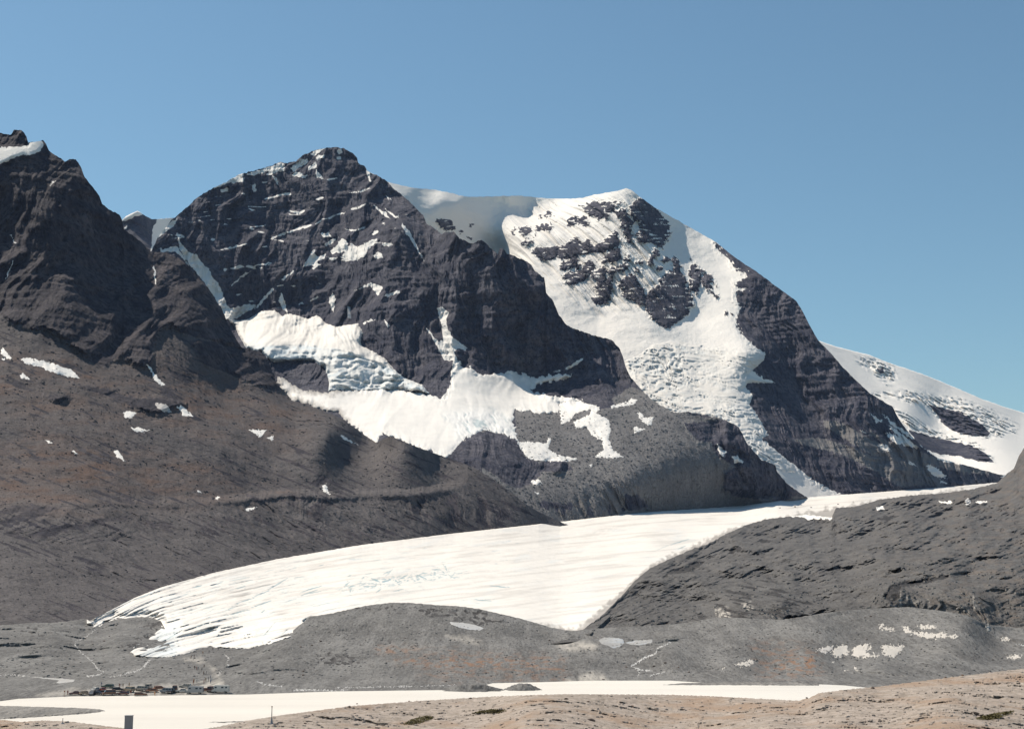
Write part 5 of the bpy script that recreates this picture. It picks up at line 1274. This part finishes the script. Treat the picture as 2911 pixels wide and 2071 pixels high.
def stake(px, pyb, pyt, label, r=.035):
    D = float(LF.at(px, pyb)); x, y, z = [float(v) for v in unproj(px, pyb, D)]
    h = (pyb - pyt) * D / F
    t = empty("marker_stake", (x, y, z)); tag(t, label, "stake")
    bm = bmesh.new(); add_cyl(bm, (0, 0, h * .5 - .05), r, r * .8, h + .1, 10); obj("pole", bm, M_STEEL, t, True)
    bm = bmesh.new(); add_cyl(bm, (0, 0, h * .16), r * 3.2, r * 1.3, h * .36, 10); add_cyl(bm, (0, 0, .03), r * 5, r * 4, .1, 10); obj("base", bm, M_CONC, t)
    bm = bmesh.new(); add_cyl(bm, (0, 0, h * .97), r * 1.35, r * 1.35, h * .06, 10); obj("tip", bm, M_RUST, t)
stake(772, 2056, 2008, "thin grey stake with flared base on the near gravel slope by lake", .05)
stake(178, 2056, 2041, "short grey stake on the low near bank by the flat gravel bar", .04)

# ------------------------------------------------------------------ parked vehicles
M_GLASS = plain("dark_glass", (.03, .033, .04), .12, .6, 0, .1, 2)
M_TYRE = plain("tyre_rubber", (.03, .029, .028), .85, .2)
M_RIM = plain("wheel_rim", (.45, .44, .42), .35, .5, .6)
M_CHROME = plain("bumper_metal", (.5, .49, .47), .3, .5, .7)
M_LAMP = plain("lamp_lens", (.75, .72, .66), .2, .6)
M_TAIL = plain("tail_lens", (.35, .03, .02), .25, .5)
PAINT = {k: plain("paint_" + k, c, .3, .5, 0, .05, 1) for k, c in dict(brown=(.13, .065, .04), maroon=(.10, .04, .036), tan=(.36, .27, .18), cream=(.46, .41, .34), white=(.52, .50, .46), grey=(.30, .30, .30), dark=(.05, .045, .045), red=(.19, .06, .045), orange=(.30, .135, .07), blue=(.07, .10, .2), green=(.10, .13, .09)).items()}
# side profiles (length along x, height z): body shell and glazed cabin
KIND = dict(
    sedan=dict(L=4.6, Wd=1.75, body=[(-2.3, .32), (-2.32, .62), (-2.2, .84), (-1.35, .90), (.85, .92), (2.1, .80), (2.3, .62), (2.28, .32)], cab=[(-1.55, .88), (-1.0, 1.36), (.25, 1.40), (.95, .90)], wh=(-1.42, 1.42), wr=.31),
    wagon=dict(L=4.7, Wd=1.78, body=[(-2.32, .34), (-2.36, .66), (-2.3, .92), (.9, .95), (2.15, .84), (2.34, .66), (2.32, .34)], cab=[(-2.22, .92), (-2.02, 1.42), (.25, 1.46), (1.0, .94)], wh=(-1.42, 1.45), wr=.32),
    van=dict(L=4.9, Wd=1.95, body=[(-2.4, .38), (-2.44, .8), (-2.42, 1.12), (1.75, 1.12), (2.3, 1.0), (2.44, .72), (2.42, .38)], cab=[(-2.40, 1.10), (-2.28, 1.98), (1.05, 2.0), (1.72, 1.12)], wh=(-1.5, 1.5), wr=.34),
    motorhome=dict(L=6.4, Wd=2.2, body=[(-3.2, .45), (-3.24, .9), (-3.22, 1.45), (2.2, 1.45), (2.9, 1.2), (3.22, .95), (3.2, .45)], cab=[(-3.2, 1.43), (-3.12, 2.75), (1.9, 2.85), (2.6, 2.35), (2.25, 1.44)], wh=(-1.9, 2.0), wr=.38),
    pickup=dict(L=5.0, Wd=1.85, body=[(-2.5, .42), (-2.52, .8), (-2.48, 1.02), (1.0, 1.02), (2.3, .95), (2.5, .75), (2.48, .42)], cab=[(-.75, 1.0), (-.6, 1.66), (.55, 1.68), (1.05, 1.02)], wh=(-1.5, 1.55), wr=.36))
def prism(bm, prof, w_low, w_high=None, zlo=None, zhi=None):
    n = len(prof)
    zs = [p[1] for p in prof]; zlo, zhi = min(zs), max(zs)
    w_high = w_high or w_low
    A, B = [], []
    for x, z in prof:
        w = w_low + (w_high - w_low) * ((z - zlo) / (zhi - zlo + 1e-6))
        A.append(bm.verts.new((x, -w / 2, z))); B.append(bm.verts.new((x, w / 2, z)))
    bm.faces.new(A); bm.faces.new(B[::-1])
    for k in range(n):
        bm.faces.new((A[k], A[(k + 1) % n], B[(k + 1) % n], B[k]))
def lerp2(a, b, t):
    return (a[0] + (b[0] - a[0]) * t, a[1] + (b[1] - a[1]) * t)
proto = {}
def vehicle_meshes(kind):
    if kind in proto:
        return proto[kind]
    k = KIND[kind]; W_ = k["Wd"]; out = {}
    bm = bmesh.new()
    prism(bm, k["body"], W_, W_ * .97)
    prism(bm, k["cab"], W_ * .95, W_ * .80)
    bmesh.ops.bevel(bm, geom=bm.edges[:], offset=.05, segments=2, affect='EDGES', profile=.6)
    out["body"] = bm
    c = k["cab"]; rear_b, rear_t = c[0], c[1]; fr_t, fr_b = c[-2], c[-1]
    def strip(p, q, wl, wh, off):
        bm = bmesh.new()
        dx, dz = q[0] - p[0], q[1] - p[1]; L = math.hypot(dx, dz); nx, nz = dz / L * off, -dx / L * off
        vs = [bm.verts.new((p[0] + nx, -wl, p[1] + nz)), bm.verts.new((p[0] + nx, wl, p[1] + nz)), bm.verts.new((q[0] + nx, wh, q[1] + nz)), bm.verts.new((q[0] + nx, -wh, q[1] + nz))]
        f = bm.faces.new(vs); r = bmesh.ops.extrude_face_region(bm, geom=[f])
        bmesh.ops.translate(bm, vec=(-nx * 1.2, 0, -nz * 1.2), verts=[g for g in r["geom"] if isinstance(g, bmesh.types.BMVert)])
        return bm
    out["windscreen"] = strip(lerp2(fr_b, fr_t, .12), lerp2(fr_b, fr_t, .88), W_ * .42, W_ * .37, .03)
    if kind != "motorhome":
        out["rear_window"] = strip(lerp2(rear_b, rear_t, .2), lerp2(rear_b, rear_t, .85), W_ * .40, W_ * .36, -.03)
    zlo, zhi = c[0][1], c[1][1]
    h = zhi - zlo
    def side(sgn, xa, xb, za, zb):
        bm = bmesh.new()
        def yy(z): return sgn * ((W_ * .95 + (W_ * .80 - W_ * .95) * (z - zlo) / h) / 2 + .012)
        pts = [(xa[0], za), (xb[0], za), (xb[1], zb), (xa[1], zb)]
        vs = [bm.verts.new((x, yy(z), z)) for x, z in pts]
        f = bm.faces.new(vs); r = bmesh.ops.extrude_face_region(bm, geom=[f])
        bmesh.ops.translate(bm, vec=(0, -sgn * .03, 0), verts=[g for g in r["geom"] if isinstance(g, bmesh.types.BMVert)])
        return bm
    za, zb = zlo + h * .18, zlo + h * .82
    def xr(z): t = (z - rear_b[1]) / (rear_t[1] - rear_b[1] + 1e-6); return rear_b[0] + (rear_t[0] - rear_b[0]) * t
    def xf(z): t = (z - fr_b[1]) / (fr_t[1] - fr_b[1] + 1e-6); return fr_b[0] + (fr_t[0] - fr_b[0]) * min(t, 1)
    if kind == "motorhome":
        spans = [((-2.7, -2.7), (-1.9, -1.9)), ((-1.3, -1.3), (-.4, -.4)), ((1.3, 1.3), (2.1, 2.1))]; za, zb = 1.75, 2.3
    else:
        n = dict(sedan=2, wagon=3, van=3, pickup=1)[kind]
        spans = []
        for q in range(n):
            def at_(t, z): a, b = xr(z) + .1, xf(z) - .12; return a + (b - a) * t
            spans.append(((at_(q / n + .015, za), at_(q / n + .015, zb)), (at_((q + 1) / n - .03, za), at_((q + 1) / n - .03, zb))))
    out["side_window"] = [side(s, a, b, za, zb) for s in (-1, 1) for a, b in spans]
    ws = []
    for x in k["wh"]:
        for s in (-1, 1):
            bm = bmesh.new(); add_cyl(bm, (x, s * (W_ / 2 - .08), k["wr"]), k["wr"], k["wr"], .22, 20, 'Y')
            b2 = bmesh.new(); add_cyl(b2, (x, s * (W_ / 2 + .025), k["wr"]), k["wr"] * .6, k["wr"] * .55, .03, 16, 'Y')
            ws.append((bm, b2))
    out["wheel"] = ws
    xe = k["L"] / 2; zb0 = k["body"][0][1]
    b1 = bmesh.new(); add_box(b1, (xe + .02, 0, zb0 + .12), (.12, W_ * .96, .14), .03)
    b2 = bmesh.new(); add_box(b2, (-xe - .02, 0, zb0 + .12), (.12, W_ * .96, .14), .03)
    out["bumper"] = [b1, b2]
    hl, tl = [], []
    for s in (-1, 1):
        b = bmesh.new(); add_box(b, (xe - .01, s * W_ * .36, zb0 + .33), (.06, .28, .14), .02); hl.append(b)
        b = bmesh.new(); add_box(b, (-xe + .0, s * W_ * .40, zb0 + .36), (.06, .16, .20), .02); tl.append(b)
    out["headlight"], out["tail_light"] = hl, tl
    def cv(v, nm):
        me = bpy.data.meshes.new(nm); bmesh.ops.recalc_face_normals(v, faces=v.faces[:]); v.to_mesh(me); v.free(); return me
    res = {}
    for nm, v in out.items():
        if isinstance(v, list):
            res[nm] = [tuple(cv(q, nm) for q in e) if isinstance(e, tuple) else cv(e, nm) for e in v]
        else:
            res[nm] = [cv(v, nm)]
    mats = dict(windscreen=M_GLASS, rear_window=M_GLASS, side_window=M_GLASS, bumper=M_CHROME, headlight=M_LAMP, tail_light=M_TAIL)
    for nm, l in res.items():
        for e in l:
            if isinstance(e, tuple):
                e[0].materials.append(M_TYRE); e[1].materials.append(M_RIM)
            elif nm in mats:
                e.materials.append(mats[nm])
    proto[kind] = res
    return res
def vehicle(kind, colour, px, py, yaw, label, scale=1.0):
    D = float(LM.at(px, py)); x, y, z = [float(v) for v in unproj(px, py, D)]
    nm = dict(sedan="parked_car", wagon="parked_car", van="parked_van", motorhome="motorhome", pickup="pickup_truck")[kind]
    t = empty(nm, (x, y, z + .0), radians(yaw)); t.scale = (scale,) * 3
    tag(t, label, dict(sedan="car", wagon="car", van="van", motorhome="motorhome", pickup="truck")[kind], "vehicles parked in the gravel lot")
    ms = vehicle_meshes(kind)
    bm_ = ms["body"][0].copy(); bm_.materials.append(PAINT[colour])
    link("body", bm_, None, t)
    for part, l in ms.items():
        if part == "body":
            continue
        for e in l:
            if isinstance(e, tuple):
                w = link("wheel", e[0], None, t); link("rim", e[1], None, w)
            else:
                link(part, e, None, t)
    return t
VEH = [("sedan", "maroon", 'q1', 400, 580, 200, "low maroon car at the far left end of the front parked row"),
       ("wagon", "tan", 'q1', 675, 578, 35, "tan estate car next to the low maroon car in front row"),
       ("sedan", "dark", 'q1', 960, 575, 160, "dark car between tan estate car and brown van in front row"),
       ("sedan", "white", 'q1', 950, 480, 60, "white-roofed car in back row behind the dark car"),
       ("sedan", "red", 'q1', 1110, 485, 120, "dull red car in back row behind the brown van"),
       ("van", "brown", 'q1', 1270, 590, 205, "brown van with glinting lamp in the front parked row"),
       ("wagon", "dark", 'q1', 1520, 480, 20, "dark estate car in back row beside the tan van"),
       ("wagon", "maroon", 'q1', 1625, 590, 170, "red-brown estate car in front row right of the brown van"),
       ("van", "tan", 'q1', 1800, 500, 140, "tan van in back row behind the red-brown estate car"),
       ("wagon", "brown", 'q1', 2100, 612, 15, "brown estate car with pale roof nearest the lake shore"),
       ("van", "cream", 'q1', 2110, 480, 150, "cream van in middle row behind the brown estate car"),
       ("van", "cream", 'q2', 180, 545, 90, "boxy cream van set back above the parked rows"),
       ("sedan", "orange", 'q2', 260, 622, 190, "orange low car beside a person in orange"),
       ("wagon", "orange", 'q2', 450, 562, 30, "dusty orange estate car in the back row of the lot"),
       ("van", "grey", 'q2', 600, 640, 165, "dark grey van in front row before the tall truck"),
       ("pickup", "dark", 'q2', 720, 640, 75, "dark pickup truck wedged beside the dark grey van"),
       ("van", "brown", 'q2', 790, 585, 100, "tall dark brown van in the back row"),
       ("sedan", "white", 'q2', 960, 625, 185, "white car between pickup truck and the grey motorhome"),
       ("wagon", "cream", 'q2', 1030, 515, 175, "cream estate car parked furthest up on the pale gravel"),
       ("motorhome", "grey", 'q2', 1250, 655, 180, "pale grey motorhome with two windows in the front row"),
       ("sedan", "orange", 'q2', 1480, 608, 195, "bright orange car between the grey and the white motorhome"),
       ("van", "maroon", 'q2', 1630, 605, 85, "maroon van end-on beside the white motorhome"),
       ("motorhome", "white", 'q2', 1850, 632, 178, "white motorhome at the right end of the parked rows"),
       ("wagon", "green", 'q1', 1240, 400, 170, "muted green estate car alone at the lot's upper edge"),
       ("sedan", "grey", 'q1', 820, 575, 100, "grey car end-on between tan estate car and dark car")]
for kind, colr, f, qx, qy, yaw, lab in VEH:
    px, py = P(f, '%f,%f' % (qx, qy))[0]
    vehicle(kind, colr, px, py, yaw, lab)

# sign pole at the lot's edge
px, py = P('q1', '118,640')[0]
x, y, z = [float(v) for v in LM.point(px, py)]
t = empty("sign_post", (x, y, z)); tag(t, "thin brown post with small plate at the left end of the parking lot", "post")
bm = bmesh.new(); add_cyl(bm, (0, 0, 1.15), .05, .05, 2.4, 8); obj("pole", bm, M_RUST, t, True)
bm = bmesh.new(); add_box(bm, (0, -.07, 2.1), (.5, .03, .5), .01); obj("plate", bm, M_RUST, t)

# ------------------------------------------------------------------ visitors
def person_mesh(pose, seed):
    J = dict(pelvis=(0, 0, .95), waist=(0, 0, 1.1), chest=(0, .01, 1.35), neck=(0, 0, 1.5), head=(0, -.02, 1.62), crown=(0, -.01, 1.74),
             hl=(-.1, 0, .92), hr=(.1, 0, .92), sl=(-.19, 0, 1.43), sr=(.19, 0, 1.43))
    if pose == 0:
        J.update(kl=(-.11, .0, .5), kr=(.11, -.02, .5), al=(-.12, .02, .09), ar=(.12, .0, .09), tl=(-.14, -.14, .03), tr=(.14, -.16, .03), el=(-.26, .03, 1.15), er=(.26, .03, 1.15), wl=(-.27, -.06, .9), wr=(.27, -.06, .9), fl=(-.27, -.09, .8), fr=(.27, -.09, .8))
    elif pose == 1:
        J.update(kl=(-.1, -.2, .53), kr=(.1, .1, .5), al=(-.1, -.22, .09), ar=(.1, .38, .14), tl=(-.1, -.38, .04), tr=(.1, .27, .03), el=(-.25, .14, 1.17), er=(.25, -.1, 1.17), wl=(-.25, .12, .93), wr=(.25, -.26, .99), fl=(-.25, .1, .83), fr=(.24, -.34, .93))
    else:
        J.update(kl=(-.14, -.05, .5), kr=(.12, .03, .5), al=(-.17, .0, .09), ar=(.14, .05, .09), tl=(-.2, -.15, .03), tr=(.18, -.1, .03), el=(-.36, -.05, 1.2), er=(.27, .02, 1.15), wl=(-.2, -.2, 1.32), wr=(.26, -.1, .92), fl=(-.13, -.24, 1.4), fr=(.26, -.14, .82))
    names = list(J)
    E = [("pelvis", "waist"), ("waist", "chest"), ("chest", "neck"), ("neck", "head"), ("head", "crown"), ("pelvis", "hl"), ("hl", "kl"), ("kl", "al"), ("al", "tl"), ("pelvis", "hr"), ("hr", "kr"), ("kr", "ar"), ("ar", "tr"),
         ("chest", "sl"), ("sl", "el"), ("el", "wl"), ("wl", "fl"), ("chest", "sr"), ("sr", "er"), ("er", "wr"), ("wr", "fr")]
    R = dict(pelvis=.15, waist=.14, chest=.16, neck=.06, head=.10, crown=.07, h=.1, k=.065, a=.045, t=.04, s=.07, e=.05, w=.035, f=.035)
    me = bpy.data.meshes.new("person")
    me.from_pydata([J[n] for n in names], [(names.index(a), names.index(b)) for a, b in E], [])
    o = bpy.data.objects.new("tmp", me); COL.objects.link(o)
    sk = o.modifiers.new("skin", 'SKIN'); sk.use_smooth_shade = True
    o.modifiers.new("sub", 'SUBSURF').levels = 1
    for n_, sv in zip(names, me.skin_vertices[0].data):
        r = R.get(n_, R.get(n_[0], .06)); sv.radius = (r, r * (.7 if n_ in ("chest", "waist", "pelvis") else 1)); sv.use_root = n_ == "pelvis"
    dg = bpy.context.evaluated_depsgraph_get()
    res = bpy.data.meshes.new_from_object(o.evaluated_get(dg))
    bpy.data.objects.remove(o)
    for p in res.polygons:
        c = p.center
        hand = (math.hypot(c.x - J["fl"][0], c.y - J["fl"][1]) < .09 and abs(c.z - J["fl"][2]) < .1) or (math.hypot(c.x - J["fr"][0], c.y - J["fr"][1]) < .09 and abs(c.z - J["fr"][2]) < .1)
        p.material_index = 2 if (c.z > 1.5 and c.y < .03 and c.z < 1.68) or hand else 3 if c.z > 1.52 else 1 if c.z < .98 and abs(c.x) < .22 else 0
    zmin = min(v.co.z for v in res.vertices)
    for v in res.vertices:
        v.co.z -= zmin
    return res
people = [person_mesh(k, k) for k in range(3)]
M_SKIN = plain("skin", (.50, .33, .25), .7, .2)
M_HAIR = plain("hair", (.06, .04, .03), .8, .2)
CLOTH = {k: plain("cloth_" + k.replace(" ", "_"), c, .9, .1) for k, c in {"red": (.25, .06, .05), "navy": (.03, .035, .06), "orange": (.42, .2, .08), "white": (.6, .57, .52), "brown": (.16, .09, .06), "dark": (.04, .038, .04), "blue": (.10, .14, .22), "tan": (.4, .3, .2)}.items()}
def person(layer, px, py, top, bot_, pose, rz, place, group):
    x, y, z = [float(v) for v in layer.point(px, py)]
    me = people[pose].copy(); me.materials.clear()
    for m in (CLOTH[top], CLOTH[bot_], M_SKIN, M_HAIR):
        me.materials.append(m)
    o = link("person", me); o.location = (x, y, z); o.rotation_euler = (0, 0, rz)
    verb = ("standing", "walking", "waving")[pose]
    tag(o, "person in %s top, %s trousers, %s %s" % (top, bot_, verb, place), "person", group)
rp = random.Random(31)
def crowd(f, s, layer, place, group):
    for px, py in P(f, s):
        person(layer, px, py, rp.choice(list(CLOTH)), rp.choice(("navy", "dark", "brown", "tan")), rp.choice((0, 0, 1, 1, 2)), rp.uniform(-3, 3), place, group)
crowd('q2', '1215,445 1232,408 1300,410 1465,425 1505,375 1570,372 1610,325 1618,425 1640,380', LM, "on the pale path above the parked vehicles", "visitors on the path above the lot")
crowd('q2', '1295,110 1330,105 1375,155 1415,148 1460,155 1458,222 1520,215 1250,90', LM, "on the gravel flat before the ice front", "visitors on the gravel flat")
crowd('b1', '1570,1045 1600,1150 1650,1130 1720,985 1690,1010 1765,985 1640,1020 1545,1055', LM, "near the foot of the ice", "visitors near the foot of the ice")
crowd('q1', '1550,400 1640,400 1800,380 1080,360 1845,575 205,580', LM, "among the parked vehicles", "visitors among the parked vehicles")
px, py = P('q2', '325,705')[0]
person(LM, px, py, "orange", "orange", 0, .4, "by the lake shore below the lot", "visitors among the parked vehicles")

# ------------------------------------------------------------------ the air
def haze_box(density, col):
    bm = bmesh.new(); add_box(bm, (0, 8300, 870), (52000, 34600, 1760))
    m = bpy.data.materials.new("thin_haze"); m.use_nodes = True
    nt = m.node_tree; nt.nodes.clear()
    out = nt.nodes.new("ShaderNodeOutputMaterial")
    v = nt.nodes.new("ShaderNodeVolumePrincipled")
    v.inputs["Color"].default_value = (*col, 1)
    v.inputs["Density"].default_value = density
    v.inputs["Anisotropy"].default_value = 0.0
    nt.links.new(v.outputs[0], out.inputs["Volume"])
    o = obj("haze", bm, m)
    o["kind"] = "stuff"
    return o
haze_box(1.05e-5, (.50, .66, 1.0))
